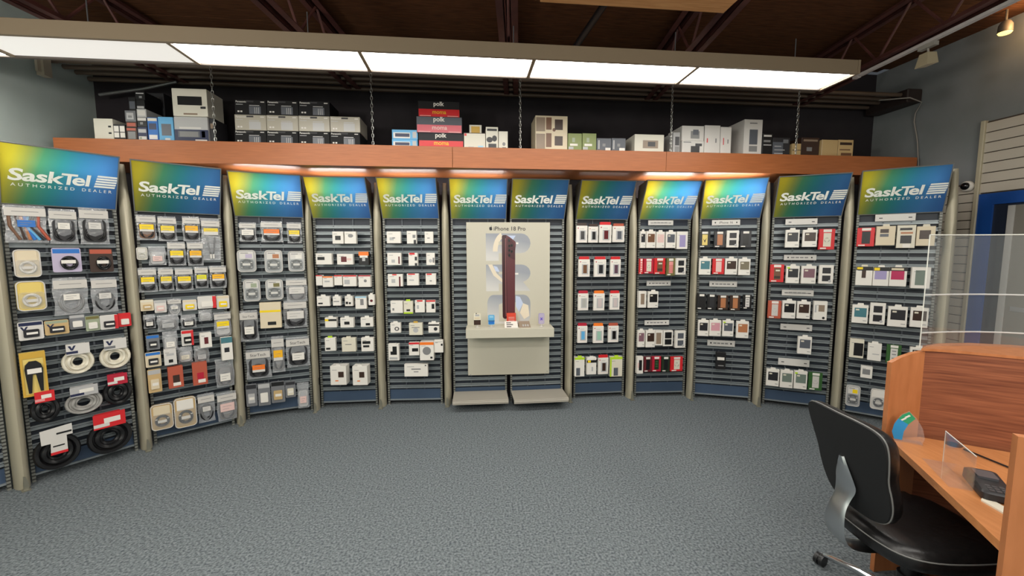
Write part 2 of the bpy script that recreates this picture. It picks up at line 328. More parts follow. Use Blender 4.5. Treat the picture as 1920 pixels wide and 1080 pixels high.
# products: bay, row, place in row, left, right, bottom, top (metres on the bay), kind, look, label
PROD = [
 (1, 1, 1, -0.002, 0.208, 1.772, 2.035, 'bag', 'n,blue,brown', 'clear bag of brown and blue cables'),
 (1, 1, 2, 0.207, 0.36, 1.766, 2.023, 'bag', 'n,white,dark', 'clear bag holding square black adapter'),
 (1, 1, 3, 0.363, 0.54, 1.763, 2.044, 'bag', 'n,paper,k', 'clear bag holding long black adapter'),
 (1, 2, 1, 0.023, 0.151, 1.526, 1.723, 'clam', 'cream,white,cream', 'cream blister pack with white cable'),
 (1, 2, 2, 0.205, 0.356, 1.555, 1.734, 'card', 'lilac,k,blue,ring', 'lilac card pack with round black coil'),
 (1, 2, 3, 0.402, 0.536, 1.546, 1.73, 'card', 'umber,k,rust,ring', 'orange and brown card pack, black coil'),
 (1, 3, 1, 0.018, 0.16, 1.285, 1.498, 'clam', 'yellowish,white,yellowish', 'pale yellow blister pack with white coil'),
 (1, 3, 2, 0.189, 0.383, 1.23, 1.513, 'bag', 'ring,white,grey', 'large clear bag with grey coil'),
 (1, 3, 3, 0.393, 0.552, 1.222, 1.502, 'bag', 'ring,paper,k', 'large clear bag with black coil'),
 (1, 4, 1, 0.007, 0.128, 1.078, 1.209, 'card', 'paper,dark,navy,V', 'white card pack with blue V mark'),
 (1, 4, 2, 0.133, 0.255, 1.095, 1.202, 'card', 'tan,dark,sage,V', 'wide beige card pack with V mark'),
 (1, 4, 3, 0.261, 0.345, 1.117, 1.227, 'card', 'steel,white,silver', 'grey card pack with white label'),
 (1, 4, 4, 0.345, 0.424, 1.091, 1.208, 'card', 'sage,white,olive', 'small pale green card pack'),
 (1, 4, 5, 0.425, 0.53, 1.089, 1.204, 'card', 'paper,dark,paper,side', 'white card pack with red border'),
 (1, 4, 6, 0.534, 0.612, 1.095, 1.205, 'card', 'red,white,red', 'small all red card pack'),
 (1, 5, 1, -0.002, 0.121, 0.665, 0.987, 'fork', 'yellowish,k,gold', 'tall yellow box with forked black cable'),
 (1, 5, 2, 0.2, 0.372, 0.776, 1.011, 'coil', 'ivory,paper,navy', 'white cable coil with white card'),
 (1, 5, 3, 0.408, 0.59, 0.766, 1.009, 'coil', 'ivory,paper,steel', 'white cable coil, card hung askew'),
 (1, 6, 1, 0.028, 0.161, 0.463, 0.692, 'coil', 'k,red,pink', 'black cable coil behind red card'),
 (1, 6, 2, 0.192, 0.4, 0.456, 0.677, 'coil', 'greycable,silver,navy', 'thick grey cable coil'),
 (1, 6, 3, 0.412, 0.573, 0.47, 0.719, 'coil', 'k,crimson,paper', 'black coil with big crimson white card'),
 (1, 7, 1, 0.015, 0.248, 0.086, 0.41, 'coil', 'k,paper,red', 'black coil with cross shaped white label'),
 (1, 7, 2, 0.293, 0.548, 0.089, 0.42, 'coil', 'k,red,paper', 'big black coil with bright red card'),
 (2, 1, 1, 0.003, 0.135, 1.802, 2.012, 'bag', 'n,yellow,brown', 'cable bag with wide yellow label'),
 (2, 1, 2, 0.138, 0.27, 1.794, 2.005, 'bag', 'n,lemon,dark', 'cable bag with yellow and pink label'),
 (2, 1, 3, 0.303, 0.436, 1.796, 2.014, 'bag', 'n,amber,dark', 'cable bag with yellow orange label'),
 (2, 1, 4, 0.434, 0.582, 1.622, 2.006, 'bag', 'y,lemon,grey', 'long bag with forked grey cable'),
 (2, 2, 1, -0.007, 0.059, 1.636, 1.739, 'clam', 'ivory,white,paper', 'small white cross shaped pack'),
 (2, 2, 2, 0.062, 0.183, 1.588, 1.748, 'bag', 'nohead,pinkish,silver', 'clear pouch with pinkish insert'),
 (2, 2, 3, 0.188, 0.32, 1.58, 1.79, 'bag', 'n,yellow,dark', 'cable bag with yellow pink label'),
 (2, 2, 4, 0.323, 0.446, 1.576, 1.792, 'bag', 'n,amber,dark', 'cable bag with plain amber label'),
 (2, 3, 1, -0.015, 0.11, 1.359, 1.567, 'bag', 'n,yellow,dark', 'cable bag with large yellow label'),
 (2, 3, 2, 0.114, 0.221, 1.364, 1.564, 'bag', 'n,lemon,dark', 'cable bag with pale yellow label'),
 (2, 3, 3, 0.225, 0.359, 1.355, 1.56, 'bag', 'n,yellow,dark', 'wide cable bag with yellow label'),
 (2, 3, 4, 0.364, 0.469, 1.371, 1.565, 'bag', 'n,lime2,dark', 'narrow cable bag with lemon label'),
 (2, 3, 5, 0.473, 0.607, 1.363, 1.571, 'bag', 'n,amber,dark', 'cable bag with amber and white label'),
 (2, 4, 1, -0.013, 0.072, 1.202, 1.297, 'card', 'cream,tan,ivory', 'small cream card pack'),
 (2, 4, 2, 0.075, 0.155, 1.179, 1.285, 'card', 'paper,pinkish,silver', 'small white card with pink label'),
 (2, 4, 3, 0.159, 0.261, 1.138, 1.289, 'bag', 'ring,white,silver', 'clear bag with shiny ring coil'),
 (2, 4, 4, 0.265, 0.366, 1.177, 1.273, 'card', 'paper,yellow,cream', 'white card pack with yellow label'),
 (2, 4, 5, 0.372, 0.509, 1.184, 1.297, 'card', 'paper,white,paper,side', 'white pack with red right edge'),
 (2, 4, 6, 0.513, 0.612, 1.167, 1.292, 'card', 'paper,yellow,cream', 'white card with narrow yellow strip'),
 (2, 5, 1, -0.005, 0.077, 1.046, 1.166, 'bag', 'nohead,white,dark', 'dark pouch with slanted white label'),
 (2, 5, 2, 0.08, 0.234, 1.011, 1.153, 'bag', 'nohead,silver,grey', 'wide grey foil pouch'),
 (2, 5, 3, 0.242, 0.359, 1.016, 1.137, 'bag', 'nohead,white,dark', 'dark pouch with square white label'),
 (2, 5, 4, 0.37, 0.48, 1.064, 1.173, 'bag', 'nohead,silver,silver', 'crumpled silver pouch'),
 (2, 5, 5, 0.48, 0.62, 0.907, 1.135, 'bag', 'n,yellow,silver', 'cable bag with bright boxed yellow label'),
 (2, 6, 1, 0.004, 0.09, 0.862, 0.991, 'card', 'steel,dark,blue', 'grey card pack with blue top'),
 (2, 6, 2, 0.108, 0.216, 0.829, 1.005, 'bag', 'nohead,white,silver', 'clear round pouch with white tag'),
 (2, 6, 3, 0.239, 0.325, 0.861, 1.001, 'card', 'paper,k,red,side', 'white card with black plugs, red edge'),
 (2, 6, 4, 0.367, 0.453, 0.828, 0.965, 'box', 'white,w.35.25.7.7 maroon', 'white box with dark square window'),
 (2, 6, 5, 0.52, 0.607, 0.685, 0.902, 'box', 'white,w0.75.1.1 teal,w.25.35.7.55 dark', 'tall white box with teal top'),
 (2, 7, 1, -0.012, 0.091, 0.713, 0.843, 'card', 'cream,dark,blue', 'tilted cream pack with blue top'),
 (2, 7, 2, 0.109, 0.194, 0.718, 0.855, 'box', 'paper,w.35.15.7.35 k,w.2.6.8.75 silver', 'white box with small black plug'),
 (2, 7, 3, 0.202, 0.314, 0.705, 0.85, 'bag', 'nohead,ivory,silver', 'shiny pale foil pouch'),
 (2, 7, 4, 0.318, 0.435, 0.682, 0.846, 'bag', 'nohead,silver,grey', 'plain grey pouch'),
 (2, 8, 1, -0.007, 0.082, 0.487, 0.692, 'card', 'tan,cream,silver', 'tall beige card with cream label'),
 (2, 8, 2, 0.126, 0.23, 0.507, 0.697, 'box', 'rust,w.3.15.75.6 umber,l.3.1.8.25 white', 'rust red box with dark window'),
 (2, 8, 3, 0.295, 0.403, 0.492, 0.698, 'box', 'rust,w.3.2.75.55 crimson,l.35.1.85.25 white', 'rust red box with crimson window'),
 (2, 8, 4, 0.465, 0.619, 0.417, 0.69, 'bag', 'nohead,white,grey', 'grey pouch with barcode label'),
 (2, 9, 1, -0.011, 0.141, 0.142, 0.371, 'clam', 'tan,dark,cream', 'beige clamshell with dark cable'),
 (2, 9, 2, 0.147, 0.307, 0.118, 0.393, 'clam', 'tan,k,white', 'beige clamshell with round black cable'),
 (2, 9, 3, 0.315, 0.45, 0.111, 0.384, 'bag', 'ring,paper,k', 'dark bag with black coil'),
 (2, 9, 4, 0.459, 0.623, 0.086, 0.362, 'bag', 'n,pinkish,grey', 'large grey bag with pinkish label'),
 (3, 1, 1, 0.039, 0.185, 1.796, 1.981, 'bag', 'n,white,dark', 'cable bag with plain white label'),
 (3, 1, 2, 0.216, 0.414, 1.792, 1.996, 'bag', 'n,orange,dark', 'wide cable bag with orange label'),
 (3, 1, 3, 0.442, 0.58, 1.782, 1.99, 'bag', 'n,lemon,dark', 'small cable bag with pale yellow label'),
 (3, 2, 1, 0.01, 0.168, 1.502, 1.714, 'clam', 'silver,k,lilac', 'silver clamshell with lilac insert'),
 (3, 2, 2, 0.24, 0.397, 1.491, 1.713, 'clam', 'silver,k,copper', 'silver clamshell with copper insert'),
 (3, 2, 3, 0.444, 0.593, 1.497, 1.701, 'clam', 'silver,k,white', 'silver clamshell with arched black cable'),
 (3, 3, 1, 0.047, 0.189, 1.213, 1.428, 'clam', 'silver,k,sage', 'clear clamshell with grey green card'),
 (3, 3, 2, 0.235, 0.388, 1.219, 1.422, 'clam', 'silver,k,olive', 'clear clamshell with olive card'),
 (3, 3, 3, 0.405, 0.608, 1.19, 1.425, 'bag', 'n,paper,grey', 'wide bag with white card header'),
 (3, 4, 1, -0.007, 0.155, 0.814, 1.123, 'bag', 'star,white,dark', 'lettered cable bag with white label'),
 (3, 4, 2, 0.178, 0.361, 0.943, 1.199, 'box', 'cream,w0.62.1.7 yellow,w.35.12.75.25 k', 'cream card box with yellow stripe'),
 (3, 4, 3, 0.37, 0.597, 0.915, 1.202, 'bag', 'n,paper,dark', 'bag with two stacked white labels'),
 (3, 5, 1, 0.022, 0.246, 0.427, 0.726, 'bag', 'star,orange,dark', 'lettered cable bag with orange label'),
 (3, 5, 2, 0.251, 0.369, 0.471, 0.846, 'bag', 'n,amber,grey', 'narrow bag with amber label'),
 (3, 5, 3, 0.375, 0.605, 0.505, 0.819, 'bag', 'star,white,dark', 'lettered cable bag, square white label'),
 (3, 6, 1, 0.013, 0.107, 0.158, 0.386, 'card', 'steel,silver,dark', 'small grey twin blister card'),
 (3, 6, 2, 0.117, 0.223, 0.152, 0.382, 'card', 'steel,white,silver', 'grey blister card with white base'),
 (3, 6, 3, 0.229, 0.352, 0.16, 0.383, 'card', 'steel,tan,k', 'dark card with tan lower panel'),
 (3, 6, 4, 0.358, 0.45, 0.199, 0.368, 'card', 'steel,ivory,dark', 'small dark card with ivory label'),
 (3, 6, 5, 0.46, 0.574, 0.06, 0.335, 'bag', 'nohead,pinkish,silver', 'pinkish foil pouch'),
 (4, 1, 1, 0.23, 0.341, 1.777, 1.902, 'box', 'white,w.25.3.75.65 k', 'white box with black plug picture'),
 (4, 1, 2, 0.352, 0.469, 1.777, 1.902, 'box', 'white,o.3.5.75.8 grey', 'white box with grey disc picture'),
 (4, 2, 1, 0.057, 0.216, 1.564, 1.679, 'box', 'white,w.1.4.55.68 k', 'wide white box with black plug'),
 (4, 2, 2, 0.269, 0.429, 1.562, 1.672, 'box', 'white,w.25.25.6.75 maroon,w.6.4.9.6 pinkish', 'white box with maroon picture'),
 (4, 2, 3, 0.483, 0.585, 1.556, 1.694, 'box', 'k,w0.7.1.1 orange,w.1.55.9.72 white,w.35.3.65.6 silver', 'black box with orange top'),
 (4, 3, 1, 0.048, 0.111, 1.349, 1.454, 'box', 'white,w0.9.1.1 red', 'narrow white box with pale red rim'),
 (4, 3, 2, 0.116, 0.217, 1.331, 1.442, 'box', 'white,w0.88.1.1 orange,w.2.45.7.6 silver', 'white box hung lower than neighbours'),
 (4, 3, 3, 0.228, 0.308, 1.347, 1.452, 'box', 'white,w0.88.1.1 red', 'slim white box with red rim'),
 (4, 3, 4, 0.318, 0.453, 1.335, 1.451, 'box', 'white,w0.88.1.1 red,w.1.2.5.6 silver', 'wide white box with red rim'),
 (4, 3, 5, 0.474, 0.598, 1.327, 1.45, 'box', 'white,w0.9.1.1 crimson,o.45.4.7.65 grey', 'white box with small grey knob'),
 (4, 4, 1, 0.049, 0.176, 1.132, 1.254, 'box', 'white,w.1.2.45.35 k,tab white', 'wide white box with black bar'),
 (4, 4, 2, 0.209, 0.289, 1.135, 1.252, 'box', 'white,w.1.4.8.5 grey,tab white', 'narrow white box with grey cable'),
 (4, 4, 3, 0.327, 0.407, 1.127, 1.251, 'box', 'white,w.1.2.4.45 k,w.5.2.75.4 k,tab white', 'narrow white box with two black squares'),
 (4, 4, 4, 0.433, 0.547, 1.097, 1.227, 'box', 'white,w0.9.1.1 sky,w.45.3.75.8 grey', 'white box with pale blue top'),
 (4, 4, 5, 0.57, 0.636, 1.135, 1.265, 'box', 'white,o.25.3.75.55 maroon,tab white', 'slim white box with round picture'),
 (4, 5, 1, 0.119, 0.237, 0.905, 1.029, 'box', 'white,w0.65.1.85 k,w0.65.3.85 yellow,tab white', 'white box with black yellow stripe'),
 (4, 5, 2, 0.275, 0.41, 0.902, 1.026, 'box', 'white,w.3.3.7.6 k,tab white', 'white box with crossed black plugs'),
 (4, 5, 3, 0.48, 0.606, 0.903, 1.023, 'box', 'white,w.4.15.75.4 k,tab white', 'white box with small black clip'),
 (4, 6, 1, 0.109, 0.216, 0.655, 0.815, 'box', 'white,w.1.1.5.25 k,tab lime', 'white box with lime green tab'),
 (4, 6, 2, 0.281, 0.423, 0.644, 0.81, 'box', 'ivory,w.25.5.7.56 grey,tab ivory', 'rounded plain ivory box'),
 (4, 6, 3, 0.477, 0.603, 0.639, 0.806, 'box', 'white,w.1.55.75.75 k,w.15.3.65.45 k,tab white', 'white box with black adapter pictures'),
 (4, 7, 1, 0.158, 0.321, 0.294, 0.518, 'bigbox', 'white,w.5.4.85.7 umber,l.3.2.5.25 orange,tab white', 'deep white box with brown wedge'),
 (4, 7, 2, 0.386, 0.539, 0.286, 0.511, 'bigbox', 'white,w.45.4.8.7 umber,l.3.2.5.25 orange,tab white', 'deep white box, right twin'),
 (5, 1, 1, 0.069, 0.212, 1.781, 1.903, 'box', 'white,w.2.25.5.5 silver,w.4.4.6.5 grey', 'wide white box with grey outline'),
 (5, 1, 2, 0.277, 0.376, 1.776, 1.908, 'box', 'white,w.7.0.95.3 dark,w.6.45.9.7 grey', 'white box with dark right edge'),
 (5, 1, 3, 0.459, 0.547, 1.781, 1.902, 'box', 'white,w.3.4.6.48 grey', 'slim plain white box'),
 (5, 2, 1, 0.068, 0.211, 1.554, 1.682, 'box', 'white,w.3.2.55.45 silver,w.8.1.9.7 maroon', 'wide white box with maroon edge'),
 (5, 2, 2, 0.288, 0.382, 1.548, 1.681, 'box', 'white,w.1.85.7.1 red,w.7.4.95.7 dark,w.7.0.95.2 dark', 'white box with red top edge'),
 (5, 2, 3, 0.471, 0.559, 1.552, 1.681, 'box', 'white,o.3.2.7.5 silver,w.75.2.95.6 grey', 'slim white box with grey circle'),
 (5, 3, 1, 0.067, 0.221, 1.33, 1.459, 'box', 'white,w.3.9.6.1 red,w.75.0.85.8 maroon,w.25.3.5.6 silver', 'wide white box, red tab, maroon stripe'),
 (5, 3, 2, 0.266, 0.388, 1.34, 1.464, 'box', 'white,w.1.9.7.1 red,w.2.4.6.5 silver', 'white box turned slightly right'),
 (5, 3, 3, 0.46, 0.566, 1.344, 1.463, 'box', 'white,w.1.88.6.1 red,w.4.3.6.4 grey', 'square white box with red top'),
 (5, 4, 1, 0.086, 0.214, 1.047, 1.177, 'box', 'white,w.15.2.3.4 grey', 'white box with tiny grey mark'),
 (5, 4, 2, 0.225, 0.32, 1.04, 1.193, 'box', 'ivory,w0.0.1.12 lime,w.3.2.7.35 k,tab lime', 'ivory box with lime edges'),
 (5, 4, 3, 0.342, 0.443, 1.05, 1.181, 'box', 'white,w.2.88.8.1 red,w.2.3.4.6 silver', 'white box with short red top'),
 (5, 4, 4, 0.46, 0.555, 1.049, 1.18, 'box', 'white,w0.88.1.1 red,w.6.3.9.7 k', 'white box with wide red top'),
 (5, 5, 1, 0.079, 0.186, 0.835, 0.961, 'box', 'white,o.4.2.85.6 dark,o.5.28.75.52 white,tab white', 'white box with black cable loop'),
 (5, 5, 2, 0.275, 0.415, 0.809, 0.959, 'box', 'ivory,o.3.2.7.6 silver,w.2.6.8.66 grey,tab gold', 'ivory box with gold tab, round charger'),
 (5, 5, 3, 0.477, 0.59, 0.83, 0.957, 'box', 'white,w0.7.1.85 k,o.5.2.85.55 dark,tab white', 'white box with black band, cable loop'),
 (5, 6, 1, 0.049, 0.161, 0.534, 0.714, 'box', 'white,w.2.35.8.85 k,w.2.55.4.85 white,l.1.08.85.2 silver', 'white box with notched black window'),
 (5, 6, 2, 0.269, 0.376, 0.589, 0.729, 'box', 'white,w0.85.1.1 red,w.3.3.9.55 k', 'white box with pink red top, plug'),
 (5, 6, 3, 0.386, 0.533, 0.537, 0.734, 'bigbox', 'white,w0.85.1.1 orange,o.2.3.8.75 grey,w.75.1.9.2 k', 'large box with round grey charger'),
 (5, 6, 4, 0.535, 0.637, 0.614, 0.748, 'box', 'white,w.75.55.95.72 k,w.1.85.9.88 grey', 'plain white box with black corner'),
 (5, 7, 1, 0.212, 0.462, 0.355, 0.49, 'box', 'white,w.3.55.7.65 grey,w.4.35.6.42 grey,w.88.85.94.93 k', 'wide flat white box near bottom'),
 (8, 1, 1, -0.022, 0.097, 1.785, 1.997, 'redtop', 'umber,k', 'white case box, shaded top, black phone'),  # dark top colour stands in for the shade under the header
 (8, 1, 2, 0.109, 0.216, 1.785, 1.986, 'redtop', 'umber,k', 'white case box, shaded top, dark phone'),  # umber top, shade put into the colour as on its neighbour
 (8, 1, 3, 0.233, 0.371, 1.785, 2.009, 'redtop', 'red,maroon', 'tilted case box with maroon phone'),
 (8, 1, 4, 0.384, 0.516, 1.79, 1.993, 'redtop', 'rust,slate', 'white case box with grey blue phone'),
 (8, 2, 1, 0.007, 0.132, 1.414, 1.635, 'redtop', 'red,brown', 'red topped case box, brown phone'),
 (8, 2, 2, 0.18, 0.313, 1.412, 1.634, 'redtop', 'red,dark', 'red topped case box, dark phone'),
 (8, 2, 3, 0.367, 0.483, 1.41, 1.633, 'redtop', 'red,plum', 'red topped case box, plum phone'),
 (8, 3, 1, 0.006, 0.12, 1.043, 1.261, 'redtop', 'crimson,cleargrey', 'crimson topped box with clear case'),
 (8, 3, 2, 0.18, 0.302, 1.039, 1.259, 'redtop', 'orange,pinkgrey', 'orange topped box with clear pinkish case'),
 (8, 3, 3, 0.369, 0.479, 1.042, 1.256, 'redtop', 'red,pinkgrey', 'red topped box with clear pinkish case'),
 (8, 4, 1, 0.004, 0.113, 0.678, 0.9, 'redtop', 'crimson,skyblue', 'crimson topped box with blue phone'),
 (8, 4, 2, 0.18, 0.297, 0.673, 0.896, 'redtop', 'orange,mint', 'orange topped box with mint phone'),
 (8, 4, 3, 0.358, 0.475, 0.674, 0.892, 'redtop', 'rust,k', 'rust topped box with black white phone'),
 (8, 5, 1, -0.04, 0.088, 0.296, 0.534, 'box', 'white,w0.88.1.1 lime,w.15.05.55.45 slate,tab lime', 'lime topped box with grey phone'),
 (8, 5, 2, 0.113, 0.223, 0.316, 0.529, 'box', 'white,w0.7.1.85 k,w.1.72.4.84 yellow,w.5.2.65.45 silver,tab white', 'white box with black and yellow header'),
 (8, 5, 3, 0.248, 0.365, 0.311, 0.531, 'redtop', 'red,umber', 'red topped box with brown black phone'),
 (8, 5, 4, 0.384, 0.527, 0.28, 0.527, 'box', 'ivory,w0.88.1.1 lime,w0.0.12.1 lime,w.3.05.65.45 slate,tab lime', 'lime box with green left side'),
 (9, 1, 1, -0.069, 0.037, 1.726, 1.928, 'case', 'dark', 'white case box, dark window'),
 (9, 1, 2, 0.043, 0.145, 1.726, 1.928, 'case', 'brown', 'white case box, brown patterned window'),
 (9, 1, 3, 0.157, 0.252, 1.725, 1.922, 'case', 'pinkish', 'white case box, pale pink window'),
 (9, 1, 4, 0.264, 0.372, 1.725, 1.922, 'case', 'slate', 'white case box, slate window'),
 (9, 1, 5, 0.384, 0.504, 1.713, 1.905, 'box', 'white,w.25.12.8.8 lavender', 'white box with lavender phone case'),
 (9, 2, 1, -0.07, 0.02, 1.44, 1.615, 'skin', 'red,pattern', 'red case pack with speckled cover'),
 (9, 2, 2, 0.026, 0.134, 1.445, 1.615, 'skin', 'crimson,ringw', 'crimson case pack with ringed white cover'),
 (9, 2, 3, 0.146, 0.272, 1.438, 1.62, 'skin', 'red,browncam', 'red case pack with brown wallet'),
 (9, 2, 4, 0.285, 0.381, 1.42, 1.62, 'skin', 'olive,stripes', 'olive case pack with pink stripes'),
 (9, 2, 5, 0.383, 0.497, 1.431, 1.614, 'case2', 'dark', 'white box with two dark windows'),
 (9, 3, 1, -0.052, 0.063, 1.067, 1.251, 'box', 'white,w.25.2.75.85 taupe', 'white box with taupe case window'),
 (9, 3, 2, 0.081, 0.195, 1.066, 1.268, 'case', 'k', 'white case box, black window'),
 (9, 4, 1, -0.052, 0.057, 0.622, 0.834, 'case', 'mauve', 'white case box, mauve window'),
 (9, 4, 2, 0.069, 0.173, 0.62, 0.832, 'case', 'umber', 'white case box, near black window'),
 (9, 4, 3, 0.179, 0.264, 0.637, 0.807, 'box', 'white,w.15.1.8.85 taupe', 'slim white box with taupe window'),
 (9, 4, 4, 0.271, 0.381, 0.629, 0.805, 'box', 'white,w.15.1.85.9 k,w.0.45.1.5 white', 'white box with banded black window'),
 (9, 4, 5, 0.406, 0.523, 0.608, 0.803, 'case2', 'slate', 'white box with two slate windows'),
 (9, 5, 1, -0.068, 0.048, 0.317, 0.513, 'box', 'white,w.3.2.8.8 k,w.1.35.3.65 pinkish', 'white box with black phone and hand'),
 (9, 5, 2, 0.057, 0.149, 0.336, 0.515, 'skin', 'maroon,darkp', 'maroon and black case pack'),
 (9, 5, 3, 0.155, 0.26, 0.334, 0.513, 'skin', 'crimson,greenp', 'crimson case pack with green print'),
 (9, 5, 4, 0.266, 0.359, 0.332, 0.511, 'skin', 'forest,darkp', 'dark green case pack'),
 (9, 5, 5, 0.365, 0.507, 0.336, 0.508, 'skin', 'red,ringw', 'red case pack with ringed cream cover'),
 (10, 1, 1, -0.019, 0.093, 1.73, 1.909, 'skin', 'k,gold', 'black case pack with gold winged print'),
 (10, 1, 2, 0.13, 0.241, 1.73, 1.907, 'skin', 'dark,brownp', 'black case pack with tan cover'),
 (10, 1, 3, 0.254, 0.373, 1.729, 1.91, 'case2', 'dark', 'white box with two dark windows, badge'),
 (10, 1, 4, 0.386, 0.493, 1.729, 1.909, 'skin', 'dark,darkp', 'dark grey case pack, white tag'),
 (10, 2, 1, -0.01, 0.108, 1.434, 1.632, 'case', 'teal', 'white case box, teal window'),
 (10, 2, 2, 0.126, 0.243, 1.441, 1.615, 'skin', 'red,pinkp', 'red case pack with pink cover'),
 (10, 2, 3, 0.251, 0.37, 1.438, 1.632, 'case', 'umber', 'white case box, umber window'),
 (10, 2, 4, 0.381, 0.494, 1.434, 1.627, 'case', 'camo', 'white case box, camouflage window'),
 (10, 3, 1, -0.015, 0.077, 1.05, 1.227, 'skin', 'k,darkp', 'black case pack with floral sheen'),
 (10, 3, 2, 0.088, 0.179, 1.053, 1.224, 'skin', 'k,darkp2', 'plain black case pack'),
 (10, 3, 3, 0.196, 0.301, 1.051, 1.215, 'skin', 'umber,brownp', 'brown case pack with tan cover'),
 (10, 3, 4, 0.317, 0.417, 1.05, 1.218, 'skin', 'umber,copperp', 'brown case pack with copper cover'),
 (10, 3, 5, 0.442, 0.525, 1.071, 1.227, 'skin', 'k,lightp', 'black case pack with pale print'),
 (10, 4, 1, 0.005, 0.113, 0.754, 0.951, 'case', 'dark', 'white case box, dark green window'),
 (10, 4, 2, 0.119, 0.237, 0.76, 0.956, 'case', 'rose', 'white case box, rose pink window'),
 (10, 4, 3, 0.253, 0.364, 0.761, 0.955, 'case', 'slate', 'white case box, grey window, green tab'),
 (10, 4, 4, 0.39, 0.51, 0.751, 0.955, 'case', 'copper', 'white case box, copper floral window'),
 (10, 5, 1, 0.204, 0.3, 0.387, 0.579, 'box', 'k,l.1.55.85.72 white,w.2.2.8.26 grey', 'single black case box with white label'),
 (11, 1, 1, 0.103, 0.224, 1.727, 1.928, 'case', 'dark', 'white case box, dark window, left one'),
 (11, 1, 2, 0.251, 0.373, 1.732, 1.925, 'case', 'umber', 'white case box, dark window, middle one'),
 (11, 1, 3, 0.394, 0.527, 1.705, 1.917, 'skin', 'red,ringw', 'red case pack with ringed clear cover'),
 (11, 2, 1, -0.014, 0.11, 1.366, 1.556, 'skin', 'red,browncam', 'red case pack with brown print'),
 (11, 2, 2, 0.127, 0.243, 1.359, 1.558, 'case', 'dark', 'white case box, dark window, yellow tag'),
 (11, 2, 3, 0.262, 0.389, 1.358, 1.559, 'case', 'mauve', 'white case box, mauve window'),
 (11, 2, 4, 0.412, 0.531, 1.362, 1.55, 'case2', 'dark', 'white box with two dark windows'),
 (11, 3, 1, -0.015, 0.105, 0.981, 1.174, 'skin', 'rust,clearp', 'rust case pack with clear cover'),
 (11, 3, 2, 0.112, 0.23, 0.99, 1.197, 'case', 'k', 'white case box, black window'),
 (11, 3, 3, 0.244, 0.359, 0.993, 1.192, 'case', 'umber', 'white case box, umber window'),
 (11, 3, 4, 0.387, 0.5, 0.99, 1.182, 'box', 'white,w.35.45.8.8 taupe,o.65.05.85.18 k,w.08.4.2.8 silver', 'white box with tilted brown phone'),
 (11, 4, 1, 0.269, 0.389, 0.625, 0.826, 'case', 'slate', 'lone white case box, slate window'),
 (11, 5, 1, 0.004, 0.121, 0.25, 0.453, 'case', 'dark', 'white case box, dark window'),
 (11, 5, 2, 0.131, 0.245, 0.248, 0.455, 'case', 'sagegrey', 'white case box, grey green window'),
 (11, 5, 3, 0.256, 0.372, 0.247, 0.457, 'case', 'sagegrey', 'white case box, green window, lime tag'),
 (11, 5, 4, 0.385, 0.504, 0.249, 0.441, 'skin', 'green,clearp', 'green case pack with clear cover'),
 (12, 1, 1, 0.004, 0.133, 1.735, 1.919, 'skin', 'red,darkp2', 'bright red case pack with dark cover'),
 (12, 1, 2, 0.142, 0.277, 1.744, 1.943, 'box', 'cream,w.2.65.65.85 umber,w.2.45.65.6 slate,tab ivory', 'cream box with two lens strips'),
 (12, 1, 3, 0.289, 0.415, 1.719, 1.928, 'box', 'ivory,w.2.2.8.55 dark,w.2.62.85.7 copper,w.15.78.8.88 k,l.35.02.75.18 white', 'ivory box with folded leather wallet'),
 (12, 1, 4, 0.421, 0.542, 1.738, 1.933, 'box', 'cream,w.15.35.75.8 umber,tab ivory', 'cream box with square brown window'),
 (12, 2, 1, 0.017, 0.139, 1.36, 1.561, 'box', 'white,w0.8.1.1 k,w.05.85.4.97 yellow,w.35.4.6.8 umber,tab ivory', 'white box, black yellow header, dark slot'),
 (12, 2, 2, 0.143, 0.256, 1.361, 1.559, 'box', 'white,w0.8.1.1 k,w.05.82.4.97 yellow,w.1.35.85.8 lavender,tab white', 'white box with lilac case window'),
 (12, 2, 3, 0.26, 0.381, 1.362, 1.561, 'box', 'white,w0.8.1.1 k,w.1.35.85.8 magenta,w.1.84.8.95 cream,tab white', 'white box with magenta case window'),
 (12, 2, 4, 0.411, 0.537, 1.351, 1.545, 'box', 'white,w.2.15.7.85 sagegrey', 'white box with grey marbled case'),
 (12, 3, 1, 0.01, 0.13, 0.989, 1.187, 'case', 'teal', 'white case box, teal blue window'),
 (12, 3, 2, 0.142, 0.253, 0.991, 1.197, 'case2', 'dark', 'cream box with two small dark windows'),
 (12, 3, 3, 0.273, 0.408, 0.981, 1.192, 'case', 'dark', 'wide white case box, dark window'),
 (12, 3, 4, 0.427, 0.546, 0.992, 1.194, 'case', 'umber', 'white case box behind barrier edge'),
 (12, 4, 1, 0.011, 0.119, 0.642, 0.828, 'box', 'ivory,w.3.12.95.8 k', 'white box with tilted black phone'),
 (12, 4, 2, 0.148, 0.248, 0.636, 0.824, 'box', 'white,w.35.35.85.4 silver,tab white', 'plain white box with thin line'),
 (12, 4, 3, 0.286, 0.39, 0.625, 0.809, 'skin', 'green,lightp', 'green pack with white insert'),
 (12, 4, 4, 0.446, 0.566, 0.655, 0.824, 'case', 'dark', 'case box half hidden by desk screen'),
 (12, 5, 1, 0.109, 0.196, 0.453, 0.569, 'box', 'white,w.15.3.8.75 grey', 'small square white box, grey window'),
 (12, 6, 1, 0.013, 0.123, 0.136, 0.348, 'clam', 'silver,k,yellow', 'grey blister with yellow tab'),
 (12, 6, 2, 0.201, 0.317, 0.147, 0.348, 'clam', 'white,dark,white', 'white rounded blister with green gadget'),
]
